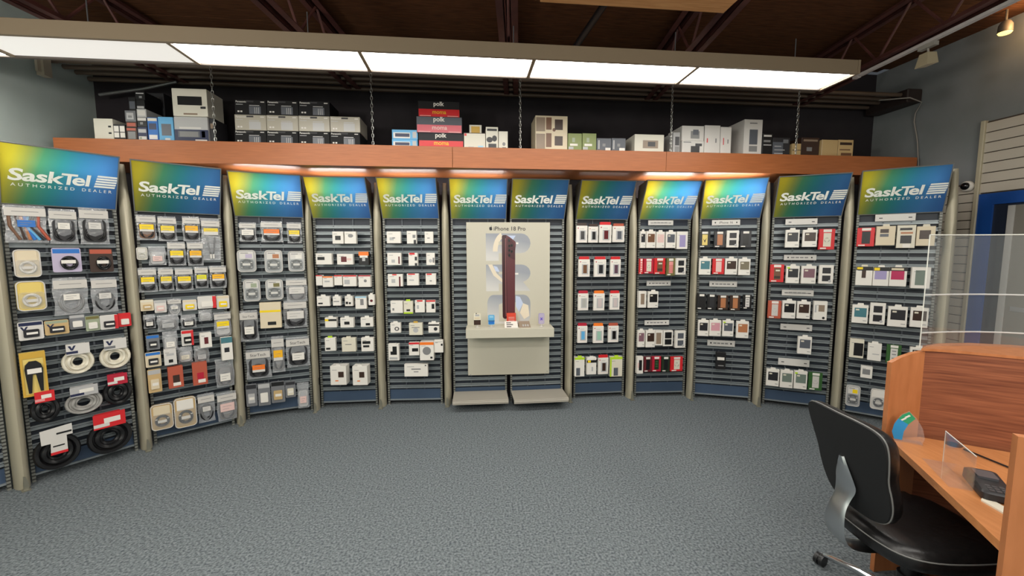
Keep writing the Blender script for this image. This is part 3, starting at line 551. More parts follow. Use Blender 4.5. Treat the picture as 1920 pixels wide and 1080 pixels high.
STRIPS = [
 (9, 0.1, 0.384, 1.979, 2.031, 't'),
 (9, 0.101, 0.378, 1.302, 1.356, 'd'),
 (9, 0.09, 0.375, 0.852, 0.907, 'd'),
 (10, 0.121, 0.401, 1.972, 2.029, 'iPhone 16'),
 (10, 0.121, 0.4, 1.297, 1.356, 'd'),
 (10, 0.126, 0.408, 0.627, 0.693, 'd'),
 (11, 0.115, 0.393, 1.963, 2.023, 'a'),
 (11, 0.12, 0.405, 1.595, 1.65, 'd'),
 (11, 0.12, 0.402, 1.22, 1.282, 't'),
 (11, 0.125, 0.409, 0.852, 0.915, 'a'),
 (11, 0.124, 0.406, 0.466, 0.541, 'a'),
 (12, 0.136, 0.419, 1.974, 2.039, 'a'),
]
# boxes on the shelf: left, right (along the wall), bottom, top, distance, depth, name, label, colour, prints
SHELF = [
 (-3.273, -3.118, 2.6855, 2.874, 4.12, 0.25, 'router_box', "white box with three black ports at shelf's left end", 'bone', 'w.75.6.9.68 k,w.75.3.9.38 k,w.75.02.92.08 k'),
 (-3.116, -3.02, 2.6855, 2.828, 4.12, 0.2, 'camera_box', 'black box with four white pictures beside white box', 'k', 'w.05.55.45.9 white,w.55.55.95.9 white,w.05.2.45.5 white,w.55.2.95.5 white'),
 (-3.013, -2.926, 2.6855, 2.803, 4.12, 0.2, 'speaker_box', 'small brown black box at foot of left stack', 'umber', 'w.15.15.85.7 grey,w.05.78.9.95 rust'),
 (-3.011, -2.923, 2.8035, 2.853, 4.12, 0.2, 'cable_box', 'flat rust brown box low in left stack', 'umber', 'w.1.2.9.8 rust'),
 (-3.013, -2.926, 2.8535, 2.949, 4.12, 0.2, 'adapter_box', 'grey box tilted midway up left stack', 'steel', 'w.15.2.8.8 silver,w.3.35.65.55 grey'),
 (-2.981, -2.925, 2.9495, 3.067, 4.13, 0.2, 'battery_box', 'dark box with grey picture near stack top', 'k', 'w.1.15.9.7 slate'),
 (-2.914, -2.844, 2.9665, 3.043, 4.12, 0.2, 'dark_phone_box', 'black box with grey base, second from stack top', 'k', 'w.1.05.9.3 silver'),
 (-2.916, -2.838, 3.0435, 3.116, 4.12, 0.2, 'black_phone_box', 'black box topping the left stack', 'k', 'w.1.7.9.82 silver,w.4.2.7.45 grey'),
 (-2.915, -2.837, 2.8935, 2.966, 4.12, 0.2, 'white_phone_box', 'pale grey white box in left stack', 'silver', 'w.1.2.9.85 paper'),
 (-2.917, -2.839, 2.8105, 2.893, 4.12, 0.2, 'striped_phone_box', 'black and white striped box in left stack', 'k', 'w.05.65.95.95 paper,w.3.25.6.5 grey'),
 (-2.921, -2.842, 2.6855, 2.81, 4.12, 0.2, 'navy_phone_box', 'navy box with green white label, stack foot', 'navy', 'w.1.1.9.35 paper,w.1.6.9.85 silver,w.2.15.4.3 sage'),
 (-2.835, -2.751, 2.6855, 2.895, 4.12, 0.2, 'tall_blue_box', 'tall blue box with white barcode label', 'blue', 'l.1.1.9.28 white,w.05.85.95.97 ivory,w.15.5.85.75 navy'),
 (-2.746, -2.622, 2.6855, 2.903, 4.12, 0.2, 'light_blue_box', 'light blue box with grey square screen', 'skyblue', 'w.2.25.85.72 slate,w.4.08.75.15 paper'),
 (-2.989, -2.832, 2.9665, 3.184, 4.35, 0.15, 'drab_box', 'blurry dark printed box behind the blue boxes', 'dark', 'w.1.3.7.8 taupe,w.3.1.6.3 umber'),
 (-2.614, -2.331, 2.6855, 2.909, 4.12, 0.25, 'silver_navy_box', 'silver and navy box with radio picture', 'silver', 'w0.0.1.5 navy,w.1.2.75.45 slate,w.15.22.7.42 grey,w.8.2.9.45 silver,w.6.05.95.12 paper,w.15.53.8.6 paper'),
 (-2.602, -2.313, 2.9095, 3.147, 4.1, 0.25, 'white_camera_box', 'white box with black bar camera, on navy box', 'bone', 'w.15.4.85.72 k,w.3.05.7.11 taupe,w.8.28.95.36 dark'),
 (-2.33, -2.284, 2.6855, 2.906, 4.14, 0.2, 'narrow_dark_box', 'narrow dark box beside first hanging chain', 'dark', 'w.2.6.7.8 taupe'),
 (-2.092, -1.821, 2.9435, 3.075, 4.12, 0.28, 'phone_system_box', 'top row lettered camera box, first from its left', 'k', 'PANA0'),
 (-1.817, -1.542, 2.9465, 3.078, 4.12, 0.28, 'phone_system_box', 'top row lettered camera box, second from its left', 'k', 'PANA0'),
 (-1.538, -1.264, 2.9495, 3.082, 4.12, 0.28, 'phone_system_box', 'top row lettered camera box, third from its left', 'k', 'PANA0'),
 (-2.1, -1.829, 2.8065, 2.943, 4.12, 0.28, 'phone_system_box', 'middle row lettered camera box, first from its left', 'greige', 'PANA1'),
 (-1.825, -1.549, 2.8085, 2.946, 4.12, 0.28, 'phone_system_box', 'middle row lettered camera box, second from its left', 'greige', 'PANA1'),
 (-1.545, -1.27, 2.8105, 2.949, 4.12, 0.28, 'phone_system_box', 'middle row lettered camera box, third from its left', 'greige', 'PANA1'),
 (-1.265, -0.996, 2.8115, 2.951, 4.12, 0.28, 'phone_system_box', 'middle row lettered camera box, last from its left', 'greige', 'PANA1'),
 (-2.109, -1.836, 2.6855, 2.806, 4.12, 0.28, 'phone_system_box', 'bottom row lettered camera box, first from its left', 'k', 'PANA2'),
 (-1.832, -1.556, 2.6855, 2.808, 4.12, 0.28, 'phone_system_box', 'bottom row lettered camera box, second from its left', 'k', 'PANA2'),
 (-1.551, -1.276, 2.6855, 2.81, 4.12, 0.28, 'phone_system_box', 'bottom row lettered camera box, third from its left', 'k', 'PANA2'),
 (-1.271, -1.001, 2.6855, 2.811, 4.12, 0.28, 'phone_system_box', 'bottom row lettered camera box, last from its left', 'k', 'PANA2'),
 (-0.706, -0.467, 2.7605, 2.848, 4.12, 0.3, 'light_blue_radio_box', 'upper pale blue radio box beside red stack', 'skyblue', 'w.05.1.7.7 paper,w.12.25.68.6 navy,w.8.15.95.8 silver'),
 (-0.708, -0.469, 2.6855, 2.76, 4.12, 0.3, 'light_blue_radio_box', 'lower pale blue radio box beside red stack', 'skyblue', 'w.05.1.7.7 paper,w.12.25.68.6 navy,w.8.15.95.8 silver'),
 (-0.457, -0.066, 2.9725, 3.118, 4.12, 0.3, 'red_speaker_box', 'top black and red speaker box, yellow lettering', 'k', 'POLK red'),
 (-0.474, -0.047, 2.8235, 2.972, 4.11, 0.3, 'red_speaker_box', 'middle grey and pink red speaker box, white lettering', 'slate', 'POLK rose'),
 (-0.459, -0.034, 2.6855, 2.823, 4.12, 0.3, 'red_speaker_box', 'bottom dark and red speaker box, yellow lettering', 'dark', 'POLK red'),
 (-0.029, 0.177, 2.6855, 2.836, 4.12, 0.25, 'plain_white_box', 'wide white box right of the red stack', 'bone', 'w.02.8.12.95 red,w.65.1.9.2 sky,w.2.08.45.14 silver,w.0.96.1.1 umber'),
 (0.024, 0.144, 2.8365, 2.934, 4.2, 0.12, 'small_gold_box', 'tiny white and gold box on white box', 'bone', 'w.15.15.85.85 gold'),
 (0.182, 0.301, 2.6855, 2.896, 4.12, 0.2, 'ringed_box', 'white box with black ringed speaker picture', 'bone', 'w.1.82.9.92 k,o.05.3.55.55 k,o.5.35.9.62 k,o.15.36.45.49 silver,o.58.4.82.57 silver,w.2.08.85.25 dark'),
 (0.306, 0.395, 2.6855, 2.858, 4.12, 0.2, 'slim_white_box', 'slim white box beside the middle chain', 'bone', 'o.4.2.75.4 grey,w.4.05.8.12 dark'),
 (0.668, 0.988, 2.6855, 3.018, 4.12, 0.28, 'picture_box', 'big beige box covered in small gadget pictures', 'cream', 'w.02.55.3.95 taupe,w.02.05.3.48 taupe,w.33.6.5.95 brown,w.33.1.5.5 brown,w.6.6.85.9 umber,w.6.15.85.42 umber,o.53.55.63.65 brown'),
 (0.994, 1.135, 2.6855, 2.857, 4.12, 0.2, 'green_box', 'olive green box left twin beside beige box', 'leaf', 'w.15.3.7.42 white,w.05.1.4.25 silver,w.3.5.5.75 sage'),
 (1.14, 1.282, 2.6855, 2.861, 4.12, 0.2, 'green_box', 'olive green box right twin', 'leaf', 'w.15.3.7.42 white,w.05.1.4.25 silver,w.3.5.5.75 sage'),
 (1.287, 1.436, 2.6855, 2.818, 4.12, 0.2, 'grey_box', 'grey box with label, left of pair', 'slate', 'w.1.2.2.85 silver,w.6.05.95.3 white,w.4.4.6.6 grey'),
 (1.441, 1.585, 2.6855, 2.822, 4.12, 0.2, 'grey_box', 'grey box with label, right of pair', 'slate', 'w.1.2.2.85 silver,w.55.05.95.3 white,w.4.4.6.6 grey'),
 (1.679, 1.988, 2.6855, 2.866, 4.12, 0.4, 'printer_box', 'white box with small grey camera picture', 'bone', 'w.28.25.8.68 taupe,w.45.35.7.6 dark'),
 (2.094, 2.168, 2.6855, 2.9, 4.14, 0.2, 'handset_box', 'narrow grey box beside fourth chain', 'silver', 'w.3.4.9.8 dark,w.3.05.9.35 grey'),
 (2.177, 2.412, 2.8155, 2.963, 4.12, 0.3, 'headphone_box', 'upper white box with grey headset picture', 'paper', 'w.4.15.8.65 grey,w.5.4.75.75 slate'),
 (2.183, 2.418, 2.6855, 2.815, 4.12, 0.3, 'headphone_box', 'lower white box with black phone picture', 'paper', 'w.4.05.8.6 k,w.6.6.9.8 dark,w.05.85.4.92 grey'),
 (2.421, 2.589, 2.6855, 2.974, 4.12, 0.3, 'white_tall_box', 'plain white box with small red mark', 'paper', 'w.15.4.22.55 red,w.7.4.78.55 grey'),
 (2.595, 2.712, 2.6855, 2.962, 4.12, 0.3, 'white_tall_box', 'slimmer plain white box beside tallest box', 'paper', 'w.25.35.32.6 red,w.65.4.75.55 grey'),
 (2.851, 3.052, 2.6855, 3.045, 4.12, 0.4, 'tallest_white_box', 'tallest white box with grey cordless phone', 'paper', 'w.3.3.75.72 slate,w.3.1.75.26 grey,w.3.88.7.91 grey'),
 (3.062, 3.17, 2.6855, 2.91, 4.12, 0.3, 'black_print_box', 'black box with white lines beside tallest box', 'k', 'w.1.85.9.93 paper,w.1.6.8.7 grey,w.1.45.9.5 silver'),
 (3.177, 3.37, 2.6855, 2.871, 4.12, 0.25, 'dark_print_box', 'dark grey box with fine print', 'dark', 'w.0.0.6.75 slate,w.1.1.6.15 silver,w.1.3.7.34 silver,w.6.7.9.9 steel,w.1.5.5.54 silver'),
 (3.402, 3.499, 2.6855, 2.815, 4.12, 0.2, 'tan_box', 'small plain tan box right of last chain', 'tan', 'w0.45.1.5 umber'),
 (3.52, 3.723, 2.6855, 2.885, 4.14, 0.2, 'dark_box', 'black box between the tan boxes', 'umber', 'w.3.3.6.5 grey,w.1.8.9.9 taupe'),  # carton coloured dark umber
 (3.737, 3.922, 2.6855, 2.863, 4.12, 0.2, 'cardboard_box', "plain tan cardboard box near shelf's right end", 'tan', 'w0.0.02.1 cream'),
 (3.928, 4.103, 2.6855, 2.867, 4.12, 0.2, 'printed_cardboard_box', 'tan box with dark lettering at right end', 'tan', 'w.1.7.9.85 umber,w.1.4.8.46 brown,w.2.1.9.25 brown'),
]
# ---------------------------------------------------------------- display bays
BAYS = {}
W = 0.60
def bay_frame(i):
    if i == 0:
        a = BAYS_D[1][2] + R(7); x, y = BAYS_D[1][0], BAYS_D[1][1]
        return (x - 0.70*math.cos(a), y - 0.70*math.sin(a), a)
    return BAYS_D[i]
Z0, DZ, DY = 2.045, 0.396, 0.221
ORD = ['zeroth','first','second','third','fourth','fifth','sixth','seventh','eighth','ninth','tenth','eleventh','twelfth']
LIT = {7: 0.12, 8: 0.12, 1: 0.7, 3: 1.3, 4: 1.3, 5: 1.0, 6: 1.0, 9: 1.9, 10: 1.9, 2: 0.25, 12: 0.3}
# slat profile (y,z): a shallow C channel with two lips
sp_ = [(0.0,0.0),(0.0,0.0065),(0.008,0.0075),(0.008,0.012),(0.003,0.0125),(0.003,0.0165),(0.016,0.0175),(0.016,0.025),(0.0,0.026),(0.0,0.032),(0.020,0.032),(0.020,0.0)]
SLAT = MB().prism(sp_, 0.02, W - 0.02, 'x').mesh('slat', M['rail'])
PANEL = MB().box(0.0, W, 0.03, 0.042, 0.045, Z0 + 0.3).mesh('back_panel', M['panel'])
KICK = MB().box(0.0, W, 0.004, 0.03, 0.045, 0.058).box(0.0, W, 0.018, 0.03, 0.058, 0.165, 1).mesh('kick_plate', [M['rail'], M['kick']])
UPR = MB().box(-0.0098, 0.0098, -0.004, 0.042, 0.0, Z0 + 0.32).mesh('upright', M['slots'])
STRIP = MB().box(-0.006, 0.006, 0.016, 0.03, 0.165, Z0).mesh('support_strip', mat((70,76,84), 0.5))
ang = math.atan2(DY, DZ); HL = math.hypot(DY, DZ)
FACE = MB().add([(0.006,0,0.006),(W-0.006,0,0.006),(W-0.006,HL-0.006,0.006),(0.006,HL-0.006,0.006)], [(0,1,2,3)]).mesh('sign_face', M['sign'])
RIM = MB().box(0,W,0,0.007,0,0.012).box(0,W,HL-0.007,HL,0,0.012).box(0,0.007,0.007,HL-0.007,0,0.012).box(W-0.007,W,0.007,HL-0.007,0,0.012).mesh('sign_rim', mat((128,130,128), 0.4, 0.3))
SIDE = MB().prism([(0.0,Z0),(-DY,Z0+DZ),(0.02,Z0+DZ-0.03),(0.02,Z0)], -0.002, 0.002, 'x').mesh('side_bracket', mat((96,92,82), 0.5, 0.2))
HOOK = MB().tube([(0,0.01,0),(0,-0.9,0),(0,-1.0,0.007)], 0.0022, 5).mesh('peg_hook', M['rail'])
white_ink = mat((246,248,240), 0.4)
stripes = MB()
for k in range(5):
    z = k * 0.021; sh = z * 0.2
    L0 = 0.0 if k % 2 == 0 else 0.0
    stripes.add([(L0 + sh, z, 0.009), (0.118 + sh, z, 0.009), (0.122 + sh, z + 0.0145, 0.009), (L0 + sh + 0.004, z + 0.0145, 0.009)], [(0,1,2,3)])
STRIPES = stripes.mesh('logo_stripes', white_ink)
TUBE = MB().tube([(0.03,0,0),(W-0.03,0,0)], 0.013, 8).mesh('lamp_tube', M['tube'])
def lit_tube(k):
    key = 'tube%.2f' % k
    if key not in M: M[key] = emit_mat('fluorescent_glow', (1, 0.97, 0.92), TUBE_L * k)
    me = TUBE.copy(); me.materials[0] = M[key]; return me
def make_bay(i):
    x, y, a = bay_frame(i)
    hold = {0:'mostly cut off at the picture edge, empty', 1:'with coiled cables and cable bags', 2:'with yellow labelled cable bags', 3:'with clamshell and lettered cable bags', 4:'with white plug boxes', 5:'with white charger boxes', 6:'left half behind the white poster',
            7:'right half behind the white poster', 8:'with red topped case boxes', 9:'with white and red case boxes', 10:'with black and white case packs', 11:'with sparse white case boxes', 12:'partly behind the desk screen'}[i]
    lb = ('grey slatted display bay %s, %s lettered header from left' % (hold, ORD[i])) if i else 'grey slatted display bay cut off at the left picture edge'
    t = thing('display_bay', lb, 'display bay', (x, y, 0), a, 'slatted display bays along the back wall')
    BAYS[i] = t
    link(PANEL, 'back_panel', t); link(KICK, 'kick_plate', t)
    for u in (0.01, W - 0.01): link(UPR, 'upright', t, (u, 0, 0))
    for u in (0.2, 0.4): link(STRIP, 'support_strip', t, (u, 0, 0))
    z = 0.185
    while z < 1.94: link(SLAT, 'slat', t, (0, 0, z)); z += 0.0675
    h = link(FACE, 'header_sign', t, (0, 0, Z0), rot=(R(90) + ang, 0, 0))
    link(RIM, 'sign_rim', h)
    [letter(h, s_, white_ink, x_, HL*0.405, 0.008, w2, h2, 0.026, 0.10, 0.96, rot=(0,0,0)) for s_, x_, w2, h2 in ((LOGO[:4], 0.038, 0.266, 0.092), (LOGO[4], 0.292, 0.086, 0.088), (LOGO[5:], 0.347, 0.100, 0.092))]
    letter(h, 'AUTHORIZED', white_ink, 0.05, HL*0.315, 0.008, 0.31, 0.023, 0.0, 0.0, 1.6, rot=(0,0,0), name='tagline'); letter(h, 'DEALER', white_ink, 0.40, HL*0.315, 0.008, 0.165, 0.023, 0.0, 0.0, 1.6, rot=(0,0,0), name='tagline')
    link(STRIPES, 'logo_stripes', h, (0.462, HL*0.405, 0))
    for u in (0.001, W - 0.001): link(SIDE, 'side_bracket', t, (u, 0, 0))
    if i in LIT:
        link(lit_tube(LIT[i]), 'lamp_tube', t, (0, -0.07, Z0 + DZ - 0.06))
    else:
        me = TUBE.copy(); me.materials[0] = M['tube_off']; link(me, 'lamp_tube', t, (0, -0.07, Z0 + DZ - 0.06))
LOGO = 'SaskTel'
for i in range(0, 13): make_bay(i)
# posts between the bays
def bay_pt(i, u, off=0.0, z=0.0):
    x, y, a = bay_frame(i); return Vector((x + u*math.cos(a) + off*math.sin(a), y + u*math.sin(a) - off*math.cos(a), z))
def make_post(i, name_lb, pos, a):
    t = thing('display_post', name_lb, 'post', pos, a, 'curved grey posts between the display bays')
    rings = []
    for z, hw, d in ((0.0,0.040,0.085),(0.4,0.040,0.095),(1.2,0.0395,0.095),(1.75,0.039,0.09),(1.95,0.038,0.078),(2.1,0.036,0.055),(2.25,0.028,0.03),(2.38,0.022,0.012),(2.42,0.018,0.006)):
        ring = [(hw, 0.004, z), (-hw, 0.004, z)]
        for k in range(9):
            q = math.pi * k / 8
            ring.append((-hw * math.cos(q), -d * math.sin(q), z))
        rings.append(ring)
    MB().loft(rings).obj('blade', M['post'], t, smooth=45)
    if i in (3, 8): t.scale = (0.78, 1, 1); t.location += Vector((math.sin(a), -math.cos(a), 0)) * 0.006
    f = MB().prism([(-0.012,0.0),(0.012,0.0),(0.016,0.05),(0.004,0.10),(-0.006,0.105),(-0.010,0.05)], -0.118, -0.106, 'y').box(-0.022, 0.022, -0.135, -0.09, 0.0, 0.008)
    f.obj('levelling_foot', mat((150,148,134), 0.35, 0.6), t)
    MB().box(0.039, 0.042, -0.022, -0.006, 0.27, 0.345).obj('lock_slot', M['castblack'], t)
pl = ['at the left picture edge beside coiled cables','between the cable coil bay and yellow label bay','between the yellow label bay and clamshell bay','between the clamshell bay and plug box bay','between the plug box bay and charger box bay',
      'left of the white phone poster','right of the white phone poster','between the red topped boxes and speckled red packs','between the speckled red packs and black packs','between the black packs and sparse white boxes','behind the black chair back, left of the last bay','at the far right end of the display']
pairs = [(0,1),(1,2),(2,3),(3,4),(4,5),(5,6),(7,8),(8,9),(9,10),(10,11),(11,12)]
for k, (a_, b_) in enumerate(pairs):
    p = (bay_pt(a_, W) + bay_pt(b_, 0)) / 2; aa = (bay_frame(a_)[2] + bay_frame(b_)[2]) / 2
    make_post(k, 'curved olive grey post ' + pl[k], p, aa)
make_post(11, 'curved olive grey post ' + pl[11], bay_pt(12, W + 0.055), bay_frame(12)[2])
# ---------------------------------------------------------------- hanging products
NAMES = dict(bag='cable_bag', coil='cable_coil', clam='blister_pack', card='carded_pack', fork='fork_cable_box', box='accessory_box', bigbox='deep_accessory_box', redtop='tall_case_box', case='case_box', case2='two_window_box', skin='case_pack')
CATS = dict(bag='cable bag', coil='cable coil', clam='blister pack', card='carded pack', fork='cable box', box='box', bigbox='box', redtop='case box', case='case box', case2='case box', skin='case pack')
OFFS = dict(bag=.07, coil=.09, clam=.09, card=.09, fork=.09, box=.13, bigbox=.16, redtop=.13, case=.13, case2=.13, skin=.12)
DEP = dict(bag=.03, coil=.05, clam=.04, card=.015, fork=.035, box=.05, bigbox=.11, redtop=.03, case=.035, case2=.035, skin=.03)
GROUPS = {}
def prints(t, w_, h, spec):
    # flat prints on the front face: kind.x0.y0.x1.y1 colour, as fractions of the face
    n = 0
    for item in spec:
        item = item.strip()
        if item.startswith('tab '):
            c = item[4:]; tw = min(0.5*w_, 0.05); z0 = h - 0.001
            MB().prism([(-tw/2,z0),(tw/2,z0),(tw*0.42,z0+0.020),(-tw*0.42,z0+0.020)], 0.004, 0.0075, 'y').obj('hang_tab', mat(c), t)
            continue
        a, c = item.rsplit(' ', 1); k = a[0]; nums = a[1:].lstrip('.').split('.')
        q = []
        for x in a[1:].split('.'):
            q.append(x)
        vals = parse4(a[1:])
        x0, y0, x1, y1 = vals; yy = -0.0006 * (n % 3 + 1)
        X0, X1, Z_0, Z_1 = -w_/2 + x0*w_, -w_/2 + x1*w_, y0*h, y1*h
        m = mat(c, 0.35)
        if k == 'o': disc('round_print', m, t, (X0+X1)/2, 0.0, (Z_0+Z_1)/2, (X1-X0)/2, (Z_1-Z_0)/2, 0.0006*(n%3+1))
        else: cbox({'w':'printed_panel','l':'price_label'}[k], m, t, X0, X1, yy, 0.0, Z_0, Z_1)
        n += 1
def parse4(s):
    # '.35.25.7.7' / '0.75.1.1' / '.2.88.8.1' -> four fractions (a bare 0 or 1 group means exactly 0 or 1)
    if s.startswith('.'): s = s[1:]
    r = []
    for g in s.split('.'):
        r.append(0.0 if g in ('0', '') else 1.0 if g == '1' and len(r) >= 2 else float('0.' + g))
    return r[:4]
def pill(t, w_, h, c='white', fr=0.78):
    MB().prism([(-w_*0.4,h*fr),(w_*0.4,h*fr),(w_*0.42,h*fr+0.008),(w_*0.36,h*fr+0.018),(-w_*0.36,h*fr+0.018),(-w_*0.42,h*fr+0.008)], -0.0022, -0.0006, 'y').obj('brand_strip', mat(c), t)
RING = {}
def ring_coil(t, name, m, cx, cy, cz, rx, rz_, r, turns=3):
    b = MB()
    for j in range(turns):
        k = 1 - j * 0.17; dy = (j % 2) * r * 0.9
        b.tube([(cx + rx*k*math.cos(q), cy + dy + 0.004*math.sin(3*q + j), cz + rz_*k*math.sin(q)) for q in [2*math.pi*n/22 for n in range(22)]], r, 6, closed=True)
    return b.obj(name, m, t, smooth=60)
def product(b, r, idx, u0, u1, z0, z1, kind, par, look):
    u0 = max(u0, -0.022); u1 = min(u1, W + 0.03); w_ = u1 - u0; h = z1 - z0; off = OFFS[kind] + 0.006 * (idx % 3) - 0.006; dep = DEP[kind]
    pos = bay_pt(b, (u0+u1)/2, off, z0); a = bay_frame(b)[2]
    lab = '%s, %s in row %s under %s header from left' % (look, ORD[idx], ['','one','two','three','four','five','six','seven','eight','nine'][r], ORD[b])
    t = thing(NAMES[kind], lab, CATS[kind], pos, a + R(random.uniform(-3, 3)), '%s in row %d of display bay %d' % (CATS[kind] + 's', r, b))
    tabz = h
    if kind in ('box', 'bigbox', 'redtop'):
        spec = par.split(',')
        if kind == 'redtop':
            top, win = spec; body = 'white'
            hb = h * 0.86
            MB().box(-w_/2, w_/2, 0, dep, 0, hb, 0, 0.001).obj('carton', mat('white', 0.45), t)
            MB().prism([(-w_*.44,hb),(w_*.44,hb),(w_*.44,h*.99),(w_*.36,h),(-w_*.36,h),(-w_*.44,h*.99)], 0.002, dep*0.7, 'y').obj('hang_top', mat(top, 0.4), t)
            cbox('display_window', mat('silver', 0.3), t, -w_*0.22, w_*0.36, -0.0008, 0, hb*0.14, hb*0.72)
            cbox('phone_picture', mat(win, 0.25), t, -w_*0.10, w_*0.24, -0.0018, 0, hb*0.20, hb*0.68)
            cbox('printed_strip', mat('pinkish'), t, -w_*0.5, w_*0.46, -0.0006, 0, hb*0.09, hb*0.10)
            disc('brand_dot', mat('crimson'), t, -w_*0.34, 0, hb*0.86, w_*0.05); cbox('printed_line', mat('silver'), t, -w_*0.2, w_*0.2, -0.0006, 0, hb*0.80, hb*0.83)
            cbox('side_flap', mat('white', 0.45), t, w_*0.36, w_*0.5, -0.004, 0, hb*0.45, hb*0.98)
        else:
            body = spec[0]; tabbed = any(x.startswith('tab') for x in spec); hb = h - (0.02 if tabbed else 0)
            MB().box(-w_/2, w_/2, 0, dep, 0, hb, 0, 0.0015).obj('carton', mat(body, 0.42), t)
            prints(t, w_, hb, spec[1:])
            if spec[0] in ('white', 'ivory', 'paper') and w_ > 0.07: cbox('printed_line', mat('grey'), t, -w_*0.38, -w_*0.08, -0.0006, 0, hb*0.78, hb*0.78 + 0.004)
    elif kind == 'case':
        hb = h - 0.02
        MB().box(-w_/2, w_/2, 0, dep, 0, hb, 0, 0.0015).obj('carton', mat('white', 0.42), t)
        cbox('display_window', mat(par, 0.3), t, -w_*0.36, w_*0.40, -0.0008, 0, hb*0.34, hb*0.84)
        pill(t, w_*0.9, hb, 'white', 0.84)
        cbox('printed_line', mat('grey'), t, w_*0.2, w_*0.42, -0.0008, 0, hb*0.13, hb*0.16)
        cbox('badge', mat('ivory'), t, -w_*0.28, -w_*0.06, -0.0014, 0, hb*0.70, hb*0.78)
        if 'green tab' in look or 'lime tag' in look or 'yellow tag' in look: cbox('printed_corner', mat('lime'), t, -w_*0.44, -w_*0.24, -0.0026, 0, hb*0.84, hb*0.93)
        prints(t, w_, hb, ['tab white'])
    elif kind == 'case2':
        MB().box(-w_/2, w_/2, 0, dep, 0, h, 0, 0.0015).obj('carton', mat('white', 0.42), t)
        for lo, hi in ((0.13, 0.44), (0.55, 0.86)): cbox('display_window', mat(par, 0.3), t, -w_*0.28, w_*0.30, -0.0008, 0, h*lo, h*hi)
        disc('badge', mat('silver'), t, w_*0.26, 0, h*0.14, w_*0.11, t=0.0016)
    elif kind == 'skin':
        body, pr = par.split(',')
        MB().box(-w_/2, w_/2, 0, dep, 0, h*0.97, 0, 0.002).obj('carton', mat(body, 0.35), t)
        col = dict(pattern='pinkish', ringw='ivory', browncam='brown', stripes='pink', darkp='k', darkp2='dark', greenp='forest', gold='yellowish', brownp='copper', pinkp='pinkish', copperp='copper', lightp='paper', clearp='pale')[pr]
        cbox('cover_picture', mat(col, 0.3), t, -w_*0.22, w_*0.26, -0.001, 0, h*0.14, h*0.78)
        cbox('brand_strip', mat('white'), t, -w_*0.24, w_*0.28, -0.001, 0, h*0.82, h*0.95)
        cbox('foot_strip', mat('white'), t, -w_*0.40, -w_*0.02, -0.001, 0, h*0.03, h*0.09)
        if pr in ('ringw', 'clearp'): ring_coil(t, 'printed_ring', mat('dark' if pr == 'ringw' else 'silver'), 0.0, -0.0015, h*0.45, w_*0.15, w_*0.15, 0.0012, 1)
        if pr == 'stripes':
            for q in (-0.16, 0.02, 0.18): cbox('printed_stripe', mat('rust'), t, w_*q, w_*(q+0.06), -0.0016, 0, h*0.16, h*0.6)
        if pr == 'greenp':
            for q in (0.3, 0.45, 0.6): cbox('printed_mark', mat('green'), t, -w_*0.12, w_*0.14, -0.0016, 0, h*q, h*(q+0.08))
        if pr == 'pattern':
            for q in range(4): cbox('printed_stripe', mat('red'), t, -w_*0.2, w_*0.22, -0.0016, 0, h*(0.2+q*0.14), h*(0.24+q*0.14))
        if pr == 'browncam':
            cbox('printed_panel', mat('ivory'), t, -w_*0.10, w_*0.2, -0.0018, 0, h*0.6, h*0.68); cbox('printed_panel', mat('umber'), t, -w_*0.2, w_*0.24, -0.0016, 0, h*0.2, h*0.34)
        if pr == 'gold': MB().prism([(-w_*0.16,h*0.55),(0,h*0.42),(w_*0.18,h*0.58),(w_*0.08,h*0.40),(w_*0.02,h*0.28),(-w_*0.06,h*0.42)], -0.0022, -0.001, 'y').obj('winged_print', mat('umber'), t)
        if pr == 'lightp':
            for q in (0.25, 0.45, 0.62): cbox('printed_mark', mat('grey'), t, -w_*0.12, w_*0.16, -0.0016, 0, h*q, h*(q+0.05))
    elif kind == 'card':
        q = par.split(','); body, c2, c3 = q[:3]; ex = q[3] if len(q) > 3 else ''
        MB().prism(rrect(w_, h, min(w_, h)*0.08), 0, dep*0.4, 'y').obj('backing_card', mat(body, 0.5), t)
        cbox('printed_band', mat(c3, 0.4), t, -w_*0.46, w_*0.46, -0.0008, 0, h*0.78, h*0.96)
        if ex == 'ring': ring_coil(t, 'coiled_cable', mat(c2, 0.4), 0.01, -0.008, h*0.38, w_*0.27, h*0.26, 0.007, 3); cbox('price_label', mat('white'), t, -w_*0.22, w_*0.28, -0.018, -0.017, h*0.36, h*0.5)
        else:
            MB().prism(rrect(w_*0.62, h*0.42, 0.006, 0, h*0.36), -0.010, 0, 'y').obj('blister', mat(c2, 0.3), t)
            cbox('price_label', mat('white'), t, -w_*0.2, w_*0.25, -0.0115, -0.010, h*0.30, h*0.42)
        if ex == 'V': MB().prism([(-w_*.42,h*.74),(-w_*.33,h*.74),(-w_*.27,h*.60),(-w_*.18,h*.74),(-w_*.10,h*.74),(-w_*.24,h*.5),(-w_*.30,h*.5)], -0.0016, 0, 'y').obj('printed_mark', mat('navy'), t)
        if ex == 'side': cbox('printed_edge', mat('red'), t, w_*0.30, w_*0.5, -0.0012, 0, 0.0, h*0.97)
    elif kind == 'clam':
        body, c2, c3 = par.split(',')
        rr = min(w_, h) * 0.2
        o = MB().prism(rrect(w_, h, rr), 0.006, dep*0.6, 'y').obj('tray', mat(body, 0.3), t)
        MB().tube([(x*0.95, 0.004, z*0.97 + h*0.015) for x, z in rrect(w_, h, rr)], 0.004, 6, closed=True).obj('rim', mat('paper', 0.25), t)
        MB().prism(rrect(w_*0.74, h*0.34, 0.006, 0, h*0.76), 0.001, 0.007, 'y').obj('insert_card', mat('paper' if body == 'silver' else c3, 0.4), t)
